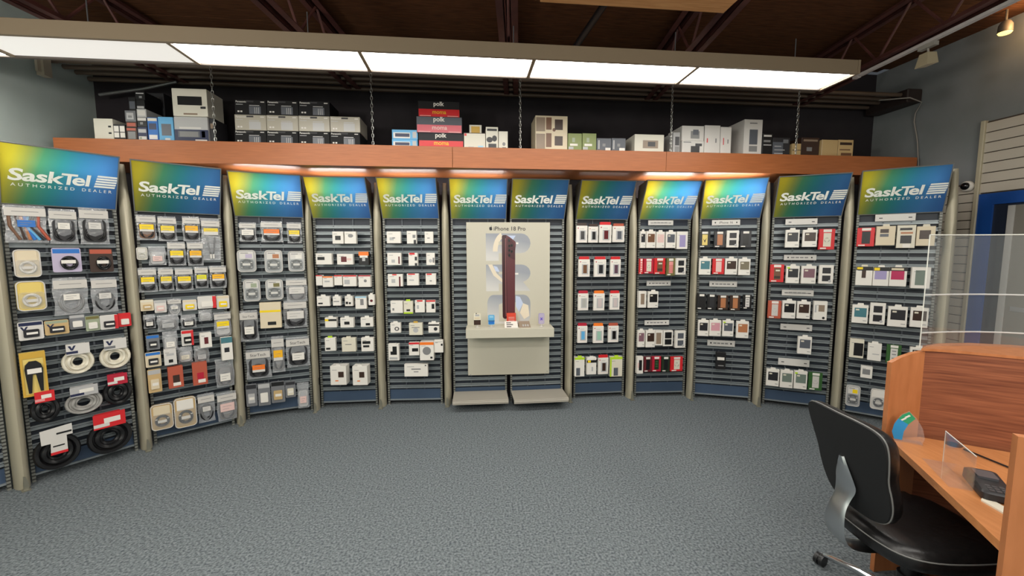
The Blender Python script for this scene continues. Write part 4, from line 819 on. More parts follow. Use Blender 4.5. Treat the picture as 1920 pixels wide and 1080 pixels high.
        if body == 'silver':
            cbox('printed_panel', mat(c3, 0.4), t, -w_*0.05, w_*0.3, 0.0, 0.001, h*0.64, h*0.82); cbox('printed_line', mat('grey'), t, -w_*0.3, w_*0.1, 0.0, 0.001, h*0.85, h*0.88)
            MB().prism(rrect(w_*0.74, h*0.46, w_*0.14, 0, h*0.34), 0.003, 0.0065, 'y').obj('recess', mat('steel', 0.3), t)
            for sx_ in (-1, 1): MB().lathe([(0.0, -0.004), (w_*0.05, -0.003), (w_*0.05, 0.004)], 10).obj('plug', mat('paper', 0.3), t, (sx_*w_*0.24, -0.008, h*0.22))
        ring_coil(t, 'coiled_cable', mat(c2, 0.35), 0, -0.004, h*0.36, w_*0.28, h*0.2, min(0.008, w_*0.055), 2)
        for sx_ in (-1, 1): MB().lathe([(0.0, -0.004), (w_*0.055, -0.003), (w_*0.055, 0.004)], 10).obj('plug', mat('paper', 0.3), t, (sx_*w_*0.26, -0.008, h*0.44))
        cbox('price_label', mat('white'), t, -w_*0.2, w_*0.2, -0.014, -0.013, h*0.30, h*0.40)
        MB().prism(rrect(w_*0.9, h*0.56, rr*0.8, 0, h*0.36), -0.017, -0.016, 'y').obj('clear_front', M['blister'], t)
    elif kind == 'fork':
        MB().box(-w_/2, w_/2, 0.004, dep, 0, h, 0, 0.002).obj('carton', mat('yellowish', 0.45), t)
        for x0, x1, y0, y1 in ((-.5,-.4,0,1),(.4,.5,0,1),(-.4,.4,0,.05),(-.4,.4,.86,1)): cbox('carton_frame', mat('gold', 0.45), t, w_*x0, w_*x1, 0.0, 0.004, h*y0, h*y1)
        MB().prism([(-w_*.36,h*.62),(-w_*.32,h*.72),(-w_*.16,h*.8),(w_*.12,h*.8),(w_*.3,h*.72),(w_*.36,h*.62),(w_*.3,h*.1),(w_*.18,h*.1),(w_*.06,h*.5),(-w_*.06,h*.5),(-w_*.16,h*.08),(-w_*.28,h*.08)], -0.008, 0.004, 'y').obj('cable', mat('k', 0.4), t)
        cbox('price_label', mat('white'), t, -w_*0.26, w_*0.3, -0.0092, -0.008, h*0.52, h*0.63)
    elif kind == 'coil':
        body, c2, c3 = par.split(',')
        big = z0 < 0.42
        rx = w_*0.46; rz_ = h*0.36; rr = max(0.008, min(0.014, h*0.05)) * (1.35 if body == 'k' else 1.0)
        ring_coil(t, 'coiled_cable', mat(body, 0.45), 0, 0.012, h*0.38, rx, rz_, rr, 4)
        ring_coil(t, 'rear_coil', mat(body, 0.45), 0, 0.034, h*0.36, rx*0.95, rz_*0.95, rr, 3)
        if 'cross' in look:
            MB().prism([(-w_*.35,h*.95),(w_*.36,h*.99),(w_*.36,h*.74),(w_*.22,h*.74),(w_*.22,h*.36),(-w_*.16,h*.34),(-w_*.14,h*.62),(-w_*.34,h*.62)], -0.012, -0.008, 'y').obj('card', mat(c2), t)
            cbox('red_strip', mat('red'), t, -w_*.16, w_*.22, -0.0135, -0.012, h*.34, h*.40); cbox('printed_bar', mat('k'), t, w_*.0, w_*.34, -0.0135, -0.012, h*.80, h*.84); cbox('printed_bar', mat('k'), t, -w_*.1, w_*.16, -0.0135, -0.012, h*.52, h*.55)
        else:
            MB().box(-w_*.36, w_*.38, -0.012, -0.007, h*.64, h*.99).obj('card', mat(c2), t, (0,0,0))
            cbox('printed_band', mat(c3), t, -w_*.36, w_*.0, -0.0128, -0.012, h*.68, h*.76)
            if c2 == 'paper': MB().prism([(-w_*.30,h*.94),(-w_*.22,h*.94),(-w_*.18,h*.85),(-w_*.12,h*.94),(-w_*.05,h*.94),(-w_*.15,h*.79),(-w_*.21,h*.79)], -0.0135, -0.012, 'y').obj('printed_mark', mat('navy'), t)
            else: cbox('price_label', mat('white'), t, -w_*.12, w_*.26, -0.0132, -0.012, h*.76, h*.88)
            cbox('clip', mat(c2), t, -w_*.30, w_*.30, -0.007, 0.05, h*.92, h*.97)
    elif kind == 'bag':
        q = par.split(','); style, c2, c3 = q
        body = c3
        # pouch: pillow of clear film, open look, a header card and the goods inside
        n = 8; rings = []
        for j in range(7):
            f_ = j / 6; hw = w_/2 * (0.94 + 0.05*math.sin(f_*9 + idx)); th = 0.002 + 0.013*math.sin(math.pi*min(1, f_*1.15)*0.9) * (1 if f_ < 0.9 else 0.3)
            rings.append([(-hw, 0.008, f_*h), (-hw*.5, 0.008-th, f_*h), (0, 0.008-th*1.2, f_*h), (hw*.5, 0.008-th, f_*h), (hw, 0.008, f_*h), (hw*.5, 0.008+th, f_*h), (0, 0.008+th*1.2, f_*h), (-hw*.5, 0.008+th, f_*h)])
        MB().loft(rings).obj('pouch', M['film'], t, smooth=60)
        top = 0.98 if style != 'nohead' else 1.0
        if style in ('n', 'star', 'ring', 'y'):
            hh = 0.22 if style != 'y' else 0.13
            MB().box(-w_*.46, w_*.46, -0.013, -0.0115, h*(0.93-hh), h*0.93).obj('header_card', mat('pale', 0.3), t)
            cbox('printed_line', mat('grey'), t, -w_*.3, w_*.3, -0.0137, -0.013, h*(0.93-hh*.5), h*(0.93-hh*.5)+0.004) if style != 'star' else letter(t, 'StarTech', mat('dark'), -w_*.3, -0.0135, h*(0.93-hh*.7), w_*.6, name='lettering')
        if style == 'ring': ring_coil(t, 'coiled_cable', mat(c3, 0.4), 0, 0.006, h*0.34, w_*0.33, h*0.27, 0.007, 3)
        elif style == 'y':
            MB().tube([(-w_*.2, 0.004, h*.55), (-w_*.14, 0.004, h*.3), (-w_*.06, 0.004, h*.14)], 0.007, 6).tube([(w_*.2, 0.004, h*.55), (w_*.14, 0.004, h*.3), (w_*.06, 0.004, h*.14)], 0.007, 6).obj('cable', mat('dark', 0.4), t)
            MB().box(-w_*.11, -w_*.02, -0.004, 0.008, h*.04, h*.15).box(w_*.02, w_*.11, -0.004, 0.008, h*.04, h*.15).obj('plug_pair', mat('paper'), t)
        elif style == 'n' and 'cables' in look:
            for k in range(7):
                x = -w_*.36 + k*w_*.11; MB().tube([(x, 0.006, h*.8), (x + w_*.12*math.sin(k), 0.0, h*.45), (x + w_*.2, 0.004, h*.08)], 0.010, 6).obj('cable', mat(['brown','umber','copper','blue','skyblue','dark','rust'][k], 0.4), t)
        else:
            MB().prism(rrect(w_*.74, h*.62, min(w_, h)*0.18, 0, h*.38), -0.004, 0.016, 'y').obj('contents', mat(c3, 0.45), t)
            if c3 in ('dark', 'k', 'brown', 'grey'): ring_coil(t, 'coiled_cable', mat('k' if c3 != 'grey' else 'steel', 0.35), 0, -0.005, h*.30, w_*.30, h*.20, 0.005, 2)
        lw, l0, l1 = (0.34, 0.34, 0.62) if style != 'y' else (0.36, 0.60, 0.76)
        if style == 'ring': lw, l0, l1 = 0.22, 0.40, 0.56
        if 'adapter' in look or 'cables' in look: lw, l0, l1 = 0.2, 0.42, 0.60
        if style == 'nohead': lw, l0, l1 = 0.26, 0.22, 0.48
        if style == 'star': l0, l1, lw = 0.24, 0.48, 0.24
        cbox('price_label', mat(c2, 0.4), t, -w_*lw, w_*lw, -0.0148, -0.0135, h*l0, h*l1)
        for q in (0.3, 0.62): cbox('printed_line', mat('grey'), t, -w_*lw*0.7, w_*lw*(0.2 if q < 0.5 else 0.6), -0.0152, -0.0148, h*(l0 + (l1-l0)*q), h*(l0 + (l1-l0)*q) + 0.003)
        if c2 in ('yellow', 'lemon', 'amber', 'orange', 'lime2'):
            cbox('label_foot', mat('paper', 0.4), t, -w_*lw, w_*lw, -0.0156, -0.0148, h*l0, h*(l0+0.08))
    # wire hook of the bay that carries it
    hk = link(HOOK, 'peg_hook', BAYS[b], ((u0+u1)/2, 0, z1 - 0.012)); back = 0.009 if kind == 'case' or 'tab ' in par else dict(redtop=0.0225, bag=0.019, coil=0.053, clam=0.026, card=0.0078).get(kind, dep + 0.0015)
    hk.scale = (1, off - back, 1)
def rrect(w_, h, r, cx=0.0, cz=None):
    cz = h/2 if cz is None else cz; pts = []
    for qx, qz, a0 in ((1,1,0),(-1,1,90),(-1,-1,180),(1,-1,270)):
        for k in range(5):
            q = R(a0 + k*22.5); pts.append((cx + qx*(w_/2 - r) + r*math.cos(q), cz + qz*(h/2 - r) + r*math.sin(q)))
    return pts
for p in PROD: product(*p)
# shelf talker strips
sn = {}
for b, u0, u1, z0, z1, tx in STRIPS:
    sn[b] = sn.get(b, 0) + 1
    t = thing('label_strip', '%s white label strip down the bay, under %s header from left' % (['','topmost','second','third','fourth','lowest'][sn[b]], ORD[b]), 'label', bay_pt(b, (u0+u1)/2, 0.03, z0), bay_frame(b)[2], 'white label strips on the case bays')
    w_, h = u1-u0, z1-z0
    MB().box(-w_/2, w_/2, 0, 0.004, 0, h).box(-w_*0.3, -w_*0.26, 0.004, 0.032, h*0.3, h*0.5).box(w_*0.26, w_*0.3, 0.004, 0.032, h*0.3, h*0.5).obj('strip', mat('paper', 0.4), t)
    if tx in 'tda':
        if tx != 'a':
            for q in (-0.28, -0.14, 0.0, 0.14): cbox('printed_line', mat('grey'), t, w_*q, w_*(q+0.11), -0.0006, 0, h*0.38, h*0.6)
        if tx == 't': cbox('printed_line', mat('dark'), t, -w_*0.42, w_*0.42, -0.0005, 0, h*0.42, h*0.5)
        for q in (-0.40, 0.33): (disc('printed_dot', mat('k'), t, w_*(q+0.03), 0, h*0.5, h*0.13) if tx == 'd' else cbox('printed_bar', mat('dark'), t, w_*q, w_*(q+0.09), -0.0006, 0, h*0.4, h*0.52))
    else:
        letter(t, tx, mat('dark'), -w_*0.24, -0.0006, h*0.3, w_*0.48, name='lettering')
        for q in (-0.38, 0.38): disc('printed_dot', mat('k'), t, w_*q, 0, h*0.5, h*0.13)
# ---------------------------------------------------------------- boxes on the wood shelf
for s0, s1, z0, z1, v, dep, name, look, body, pr in SHELF:
    w_, h = s1 - s0, z1 - z0
    t = thing(name, look, 'box', ws((s0+s1)/2, v, z0), TH, 'boxes on the wood shelf')
    if pr.startswith('PANA'):
        MB().box(-w_/2, w_/2, 0, dep, 0, h, 0, 0.002).obj('carton', mat(body, 0.6, 0, 0.25) if body == 'k' else mat(body, 0.3), t)
        lc = mat('paper'); letter(t, 'Panasonic', lc, -w_*0.46, -0.0008, h*0.80, w_*0.33, bold=0.02)
        cbox('printed_line', mat('silver'), t, -w_*0.46, -w_*0.24, -0.0006, 0, h*0.66, h*0.70)
        cbox('printed_badge', lc, t, w_*0.32, w_*0.44, -0.0006, 0, h*0.84, h*0.90)
        for q in (-0.42, -0.33): cbox('printed_icon', lc, t, w_*q, w_*(q+0.06), -0.0006, 0, h*0.16, h*0.26)
        cbox('product_picture', mat('slate' if body == 'k' else 'silver', 0.35), t, -w_*0.05, w_*0.32, -0.0006, 0, h*0.06, h*0.56)
        cbox('picture_handle', mat('silver', 0.35), t, -w_*0.04, w_*0.28, -0.0008, 0, h*0.60, h*0.65)
        for q in (0.12, 0.18, 0.24): cbox('picture_stripe', mat('silver'), t, w_*q, w_*(q+0.02), -0.001, 0, h*0.08, h*0.5)
        cbox('carry_slot', mat('dark'), t, -w_*0.12, w_*0.10, -0.0006, 0, h*0.84, h*0.94)
    elif pr.startswith('POLK'):
        c = pr.split()[1]; lo = 0.5
        MB().box(-w_/2, w_/2, 0, dep, 0, h, 0, 0.002).obj('carton', mat(body, 0.55, 0, 0.3), t)
        MB().box(-w_/2+0.004, w_/2-0.004, -0.0008, 0, 0.004, h*lo).obj('printed_band', mat(c if c != 'rose' else (206,92,104), 0.35), t)
        letter(t, 'polk', mat('white'), -w_*0.13, -0.0012, h*0.62, w_*0.25, bold=0.02)
        letter(t, 'moma', mat('amber' if c == 'red' else 'pinkish'), -w_*0.16, -0.0016, h*0.2, w_*0.33, bold=0.015)
        cbox('printed_line', mat('pinkish'), t, -w_*0.46, -w_*0.2, -0.0016, -0.0008, h*0.06, h*0.09); cbox('printed_line', mat('pinkish'), t, w_*0.2, w_*0.46, -0.0016, -0.0008, h*0.06, h*0.09)
    else:
        MB().box(-w_/2, w_/2, 0, dep, 0, h, 0, 0.002).obj('carton', mat(body, 0.42), t)
        prints(t, w_, h, pr.split(','))
# ---------------------------------------------------------------- white poster panel with a demo shelf, base shelves
p0, p1 = bay_pt(6, 0.166, 0.064), bay_pt(7, 0.430, 0.064); PW = (p1 - p0).length; PA = math.atan2(p1.y - p0.y, p1.x - p0.x)
t = thing('poster_stand', 'white poster panel with maroon phone print and white demo shelf', 'display stand', (p0.x, p0.y, 0), PA)
wp = mat((194,189,172), 0.45)
MB().box(0, PW, 0, 0.03, 0.328, 2.004, 0, 0.002).obj('poster_panel', wp, t)
def PX(px): return (px - 874) / 157 * PW
def PZ(py): return 2.004 - (py - 417) * 0.00589
art = new_mat('letter_grey'); am, ant, ab = art
tc = ant.nodes.new('ShaderNodeTexCoord'); spx = ant.nodes.new('ShaderNodeSeparateXYZ'); crr = ant.nodes.new('ShaderNodeValToRGB'); ant.links.new(tc.outputs['Generated'], spx.inputs[0])
ma = ant.nodes.new('ShaderNodeMath'); ma.operation = 'MULTIPLY_ADD'; ma.inputs[1].default_value = 0.35; ant.links.new(spx.outputs['X'], ma.inputs[0]); ant.links.new(spx.outputs['Z'], ma.inputs[2]); ant.links.new(ma.outputs[0], crr.inputs[0])
crr.color_ramp.elements[0].color = (*lin((206,204,200)), 1); crr.color_ramp.elements[1].color = (*lin((150,154,162)), 1); crr.color_ramp.elements[0].position = 0.15; crr.color_ramp.elements[1].position = 1.0
ant.links.new(crr.outputs[0], ab.inputs['Base Color'])
def blk(name, pts, m, y0=-0.0014, y1=0.0): return MB().prism([(PX(a), PZ(b)) for a, b in pts], y0, y1, 'y').obj(name, m, t)
def arc(cx, cy, rx, ry, a0, a1, n=8): return [(cx + rx*math.cos(R(a0 + (a1-a0)*k/n)), cy + ry*math.sin(R(a0 + (a1-a0)*k/n))) for k in range(n+1)]
outl = mat((170,168,166), 0.5)
# P, R and O, printed large
blk('printed_letter', [(910,437)] + arc(976,455,18,18,-90,90) + [(934,473),(934,487),(910,487)], am)
blk('printed_letter', [(910,494)] + arc(976,510,18,16,-90,60) + [(980,526),(994,543),(966,543),(958,529),(934,529),(934,543),(910,543)], am)
blk('printed_letter', arc(924,566,12,16,180,270) + arc(980,566,14,16,270,360) + arc(980,590,14,14,0,90) + arc(924,590,12,14,90,180), am)
blk('letter_counter', [(934,458),(960,458),(960,452),(934,452)], wp, -0.002); blk('letter_counter', [(934,512),(960,512),(960,507),(934,507)], wp, -0.002); blk('letter_counter', [(934,600),(934,568),(944,564),(972,564),(974,600)], wp, -0.002)
for a, b in ((966,455), (966,511)): blk('letter_glint', [(a-2,b-1.6),(a+5,b-1.6),(a+5,b+1.6),(a-2,b+1.6)], mat('white'), -0.002)
halo1 = mat((222,210,188), 0.5); halo2 = mat((188,200,224), 0.5)
blk('halo_print', [(923,470)] + arc(946,470,23,36,180,250) + [(942,444)] + arc(946,470,14,26,250,180), halo1, -0.0019); blk('halo_print', [(948,441),(966,441),(960,450),(948,446)], halo2, -0.0019)
blk('halo_print', [(914,494),(922,494),(930,510),(942,522),(940,527),(924,514)], halo1, -0.0019); blk('halo_print', [(924,496),(931,498),(936,508),(928,506)], halo2, -0.0019)
blk('halo_print', [(966,552),(974,554),(980,566),(972,582),(966,572)], halo2, -0.0026); blk('halo_print', [(980,566),(990,570),(992,590),(982,596),(974,584)], halo1, -0.0026)
# the phone itself
dk = mat((58,22,28), 0.28); md = mat((92,44,50), 0.3); lt = mat((150,92,92), 0.3)
blk('phone_side', arc(944,443,4,3,180,270,4) + [(948,440),(950,594)] + arc(946,590,5,5,60,180,4), dk, -0.004)
blk('phone_back', [(948,440),(954,443)] + arc(962,456,4.5,6,-60,0,4) + [(965,470),(964.5,592),(950,595)], md, -0.0032)
blk('phone_edge', [(946.4,446),(947.4,446),(948,590),(947,590)], lt, -0.0045)
blk('camera_plateau', [(950,446),(954,445),(962,454),(965,464),(965,486),(952,480),(950,476)], mat((70,30,36), 0.3), -0.0042)
for a, b in ((953.5,450),(954,460),(958.5,459),(954,468),(958.5,470),(954,477)): disc('camera_lens', mat('k', 0.15), t, PX(a), -0.0042, PZ(b), 0.011, 0.014)
red = mat((206,66,44), 0.45)
letter(t, 'iPhone 18 Pro', mat('dark'), PX(925), -0.0008, PZ(432), PX(984.5) - PX(925), bold=0.008, name='lettering')
MB().prism([(PX(916.5),PZ(428)),(PX(917.4),PZ(431.3)),(PX(919.5),PZ(431.6)),(PX(921.6),PZ(431.2)),(PX(922.4),PZ(428.8)),(PX(921.2),PZ(427.6)),(PX(922.2),PZ(425.8)),(PX(920.6),PZ(425.2)),(PX(919.4),PZ(425.7)),(PX(917.6),PZ(425.2))], -0.001, 0, 'y').prism([(PX(919.6),PZ(425)),(PX(919.9),PZ(423.8)),(PX(921.2),PZ(423)),(PX(920.9),PZ(424.4))], -0.001, 0, 'y').obj('fruit_emblem', mat('dark'), t)
MB().box(PX(872.5), PX(1033), -0.24, -0.0002, 0.795, 0.890, 0, 0.002).obj('demo_shelf', wp, t)
for a, b in ((879,700),(1027,697),(877,430)): disc('screw_cap', mat('grey'), t, PX(a), 0, PZ(b), 0.005)
def on_poster(px, dy, z): q = Vector((PX(px), -dy, z)); return Matrix.Rotation(PA, 3, 'Z') @ q + Vector((p0.x, p0.y, 0))
def demo(px, z_top, w_, c_case, look, extra):
    g = thing('demo_phone', look, 'phone', on_poster(px, 0.13, 0.8901), PA, 'phones on the white demo shelf')
    MB().lathe([(0.026, 0), (0.026, 0.006), (0.010, 0.008), (0.010, 0.03)], 16).obj('stand_foot', mat((190,186,180), 0.3), g, smooth=40)
    H = z_top; MB().prism(rrect(w_, H, 0.012, 0, 0.028 + H/2), -0.010, 0.0, 'y').obj('phone_body', mat(c_case, 0.3), g)
    for name, x0, x1, za, zb, c in extra: cbox(name, mat(c, 0.25), g, x0*w_, x1*w_, -0.0114, -0.010, 0.028 + za*H, 0.028 + zb*H)
    return g
g = demo(893, 0.125, 0.072, 'ivory', 'white demo phone with dark lower picture, left end of demo shelf', [('printed_panel', -.5, .5, .0, .42, 'umber'), ('printed_panel', -.4, .36, .48, .66, 'cream'), ('printed_panel', -.3, .3, .74, .9, 'silver')])
disc('camera_lens', mat('k'), g, -0.01, -0.0115, 0.15, 0.006)
demo(919, 0.105, 0.068, 'skyblue', 'blue demo phone on white stand, second on demo shelf', [('printed_panel', -.42, .42, .06, .34, 'blue'), ('printed_panel', -.42, .42, .42, .6, 'skyblue'), ('printed_bar', -.5, .5, .36, .42, 'navy'), ('printed_panel', -.3, .3, .72, .9, 'sky')])
g = demo(1012, 0.115, 0.062, 'lavender', 'lilac demo phone with purple cross, right end of demo shelf', [('printed_panel', -.42, .42, .04, .94, 'lilac')])
for s_ in (-1, 1): MB().prism([(-0.015*s_, 0.072), (-0.009*s_, 0.066), (0.015*s_, 0.094), (0.009*s_, 0.1)][::s_], -0.013, -0.0114, 'y').obj('cross_stroke', mat((92,66,190), 0.4), g)
g = thing('price_card', 'small upright red card against the maroon phone print', 'card', on_poster(957, 0.03, 0.8901), PA)
MB().box(-0.05, 0.05, -0.004, 0, 0, 0.135).box(-0.05, 0.05, -0.03, 0, 0, 0.003).obj('card', red, g)
for q in range(4): cbox('printed_line', mat('pinkish'), g, -0.03, 0.035, -0.0046, -0.004, 0.03 + q*0.018, 0.035 + q*0.018)
g = thing('spec_card', 'white price card lying on the demo shelf before red card', 'card', on_poster(955.5, 0.10, 0.8902), PA)
MB().add([(-0.07,-0.09,0.0),(0.07,-0.09,0.0),(0.068,0.03,0.05),(-0.068,0.03,0.05),(-0.07,0.03,0.0),(0.07,0.03,0.0)], [(0,1,2,3),(0,3,4),(1,5,2),(3,2,5,4),(0,4,5,1)]).obj('card', mat('white'), g)
for q, (a, b) in enumerate(((-.05,.0),(-.05,.02),(-.05,.0))): MB().add([(a,-0.075+q*0.034,0.0068+q*0.0142),(b,-0.075+q*0.034,0.0068+q*0.0142),(b,-0.060+q*0.034,0.0131+q*0.0142),(a,-0.060+q*0.034,0.0131+q*0.0142)], [(0,1,2,3)]).obj('printed_line', mat('dark'), g)
g = thing('grey_card', 'grey printed card beside the white price card', 'card', on_poster(980, 0.10, 0.8902), PA)
MB().add([(-0.06,-0.085,0.0),(0.064,-0.085,0.0),(0.06,0.03,0.05),(-0.055,0.03,0.05),(-0.06,0.03,0.0),(0.064,0.03,0.0)], [(0,1,2,3),(0,3,4),(1,5,2),(3,2,5,4),(0,4,5,1)]).obj('card', mat('taupe'), g)
for q in range(3): MB().add([(-0.02+q*.025,-0.065,0.0096),(-0.005+q*.025,-0.065,0.0096),(-0.005+q*.025,-0.03,0.0248),(-0.02+q*.025,-0.03,0.0248)], [(0,1,2,3)]).obj('printed_mark', mat('silver'), g)
for i, lb in ((6, 'left'), (7, 'right')):
    x, y, a = bay_frame(i); t = thing('base_shelf', 'low grey metal shelf under the white poster, %s one' % lb, 'shelf', (x, y, 0), a, 'low metal shelves under the poster')
    fm = mat((168,162,150), 0.4, 0.1)
    MB().box(0.005, W-0.005, -0.30, -0.008, 0.118, 0.13).obj('shelf_plate', fm, t)
    MB().box(0.005, W-0.005, -0.312, -0.30, 0.088, 0.131, 0, 0.002).obj('front_lip', fm, t)
    MB().box(0.005, W-0.005, -0.3145, -0.312, 0.112, 0.116).obj('price_channel', mat((214,208,196), 0.35), t)
    for u in (0.015, W-0.03): MB().prism([(-0.28,0.118),(-0.008,0.118),(-0.008,0.0),(-0.04,0.0)], u, u+0.015, 'x').obj('bracket', mat('dark'), t)
# ---------------------------------------------------------------- right wall: slat boards, blue door, camera
t = thing('slatwall_board', 'cream slatted wall board above the blue door', 'wall board', ws(SR, 0, 0), TH)
MB().box(-0.012, -0.001, 2.13, 3.512, 2.23, 2.90).obj('backing', mat((70,60,52), 0.7), t)
for k in range(7): MB().box(-0.026, -0.012, 2.13, 3.512, 2.238 + k*0.0935, 2.238 + k*0.0935 + 0.0855, 0, 0.002).obj('slat', mat('slat', 0.5), t)
t = thing('slatwall_strip', 'narrow cream slatted board left of the blue door', 'wall board', ws(SR, 0, 0), TH)
MB().box(-0.012, -0.001, 3.55, 4.0, 0.02, 2.34).obj('backing', mat((70,60,52), 0.7), t)
for k in range(27): MB().box(-0.026, -0.012, 3.55, 4.0, 0.03 + k*0.0852, 0.03 + k*0.0852 + 0.0775, 0, 0.002).obj('slat', mat('slat', 0.5), t)
o = MB().box(SR - 0.045, SR - 0.001, 3.512, 3.547, 0.0, 2.91, 0, 0.004).obj('trim_1', mat((182,174,150), 0.5), None, (0,0,0), TH, kind='structure')
d = MB().box(SR - 0.03, SR - 0.001, 2.53, 3.512, 2.12, 2.225).box(SR - 0.03, SR - 0.001, 3.40, 3.512, 0.0, 2.12).box(SR - 0.03, SR - 0.001, 2.53, 2.63, 0.0, 2.12).obj('door_1', mat((22,74,150), 0.4), None, (0,0,0), TH, kind='structure')
MB().box(SR - 0.012, SR - 0.002, 2.63, 3.40, 0.0, 2.12).obj('door_leaf', mat('navypanel', 0.35), d)
MB().box(SR - 0.024, SR - 0.012, 3.24, 3.29, 0.0, 2.10).obj('door_stile', mat((178,176,172), 0.4), d)
MB().box(SR - 0.02, SR - 0.012, 2.63, 3.24, 0.0, 2.10).obj('door_panel', mat((120,116,108), 0.5), d)
MB().box(SR - 0.026, SR - 0.02, 2.9, 3.2, 1.15, 1.19).obj('push_bar', mat('silver', 0.3, 0.5), d)
t = thing('security_camera', 'white dome security camera on slats beside the trim', 'camera', ws(SR - 0.0265, 3.60, 2.315), TH)
t.rotation_euler = (0, R(-90), TH)
MB().lathe([(0.045, 0), (0.05, 0.01), (0.05, 0.035), (0.042, 0.045)], 20).obj('housing', mat('white', 0.4), t, smooth=40)
MB().lathe([(0.036, 0.045), (0.034, 0.058), (0.022, 0.068), (0.002, 0.072)], 20).obj('lens_dome', mat('k', 0.1), t, smooth=60)
# lamp track along the right hand joist
t = thing('lamp_track', 'white lamp track running along the right hand joist', 'lamp track', ws(3.62, 3.63, 3.30), TH + math.atan2(-0.091, -1.158) + R(180))
t.rotation_euler = (0, 0, math.atan2(2.0 - 3.978, (3.249 - 3.218) * 1.7))
MB().box(0, 2.6, -0.018, 0.018, 0.0, 0.022).obj('rail', mat((196,190,188), 0.4), t)
MB().box(-0.05, 0.0, -0.02, 0.02, -0.004, 0.026).obj('end_feed', mat((196,190,188), 0.4), t)
t = thing('track_lamp', 'small beige track lamp hanging below the white track', 'lamp', ws(3.585, 3.02, 3.30), TH)
MB().box(-0.02, 0.02, -0.06, 0.06, -0.03, 0.0).obj('adapter', mat((150,146,138), 0.5), t)
MB().tube([(0, 0, -0.03), (0.01, 0, -0.07)], 0.007, 8).obj('stem', mat((150,146,138), 0.5), t)
o = MB().loft([[(-0.035,-0.03,-0.07),(0.045,-0.03,-0.065),(0.045,0.03,-0.065),(-0.035,0.03,-0.07)],[(-0.05,-0.045,-0.17),(0.05,-0.045,-0.15),(0.05,0.045,-0.15),(-0.05,0.045,-0.17)]]).obj('lamp_head', mat((176,164,136), 0.5), t)
t = thing('track_lamp', 'lit yellow track lamp near the upper right picture corner', 'lamp', ws(4.680, 3.320, 3.651), TH)
MB().tube([(0, 0, 0.14), (0, 0, 0.03)], 0.008, 8).obj('stem', mat((120,110,96), 0.5), t)
MB().lathe([(0.03, 0.03), (0.045, 0.0), (0.048, -0.06)], 16).obj('lamp_head', mat((110,100,88), 0.5), t, smooth=40)
MB().lathe([(0.046, -0.062), (0.038, -0.075), (0.002, -0.08)], 16).obj('bulb', emit_mat('warm_bulb', (1, 0.72, 0.2), 1.6), t, smooth=60)
ldp = bpy.data.lights.new('warm_spot', 'POINT'); ldp.energy = 2.2; ldp.color = (1, 0.6, 0.28); ldp.shadow_soft_size = 0.05
lop = bpy.data.objects.new('warm_spot', ldp); COL.objects.link(lop); lop.location = ws(4.680, 3.200, 3.631)
# ---------------------------------------------------------------- cubicle desk
F, Nn, B, C_, D_ = (1.93,2.03), (1.604,1.257), (2.10,2.04), (2.40,1.86), (2.72,1.62)
t = thing('reception_desk', 'honey wood cubicle desk with curved dark screen at right edge', 'desk', (1.604, 1.257, 0))
def L2(p): return (p[0] - 1.604, p[1] - 1.257)
ZT = 0.75
top = [Nn, (2.53, 0.83), (2.78, 1.56), D_, C_, B, F]
MB().prism([L2(p) for p in top], ZT - 0.032, ZT, 'z').obj('desktop', M['desk_top'], t)
def wall_strip(name, pts, z0, z1, th, m):
    # upright board following pts, thickness to its left-hand side; z1 may be a list of heights
    n = len(pts); P = [Vector((*L2(p), 0)) for p in pts]; off = []
    for i in range(n):
        d_ = (P[min(i+1,n-1)] - P[max(i-1,0)]).normalized(); off.append(P[i] + Vector((-d_.y, d_.x, 0)) * th)
    zs = z1 if isinstance(z1, list) else [z1] * n
    rings = [[(P[i].x, P[i].y, z0), (P[i].x, P[i].y, zs[i]), (off[i].x, off[i].y, zs[i]), (off[i].x, off[i].y, z0)] for i in range(n)]
    return MB().loft(rings).obj(name, m, t, smooth=35)
wall_strip('end_panel', [(1.925,2.045),(1.98,2.052),(2.04,2.056),(2.10,2.056)], 0.0, [1.14,1.165,1.185,1.197], 0.022, M['desk_side'])
cv = [(2.10,2.056),(2.16,2.035),(2.26,1.975),(2.40,1.88),(2.56,1.765),(2.74,1.64)]
wall_strip('curved_screen', cv, 0.0, 1.198, 0.022, M['screen_wood'])
ld_ = [(2.075,2.052),(2.16,2.028),(2.26,1.968),(2.40,1.873),(2.56,1.758),(2.74,1.633)]; lo_ = [(2.95,1.86),(2.78,2.02),(2.62,2.12),(2.45,2.17),(2.28,2.16),(2.16,2.11)]
MB().prism([L2(p) for p in ld_ + lo_], 1.199, 1.212, 'z').obj('ledge', M['desk_side'], t)
wall_strip('rear_rim', [(2.16,2.105),(2.28,2.15),(2.45,2.16),(2.62,2.11),(2.78,2.01),(2.95,1.85)], 1.12, 1.2105, 0.02, M['screen_wood'])
nx, ny = 0.9, -0.43
wall_strip('near_panel', [(1.598,1.252),(1.90,1.107),(2.20,0.963),(2.53,0.805)], 0.0, 1.125, 0.028, M['desk_side'])
wall_strip('modesty_panel', [(2.38,1.0),(2.55,1.55)], 0.0, ZT-0.034, 0.018, M['desk_side'])
MB().lathe([(0.032, 0), (0.032, 0.003), (0.02, 0.004)], 20).obj('cable_grommet', mat('umber', 0.5), t, (2.18-1.604, 1.955-1.257, ZT))
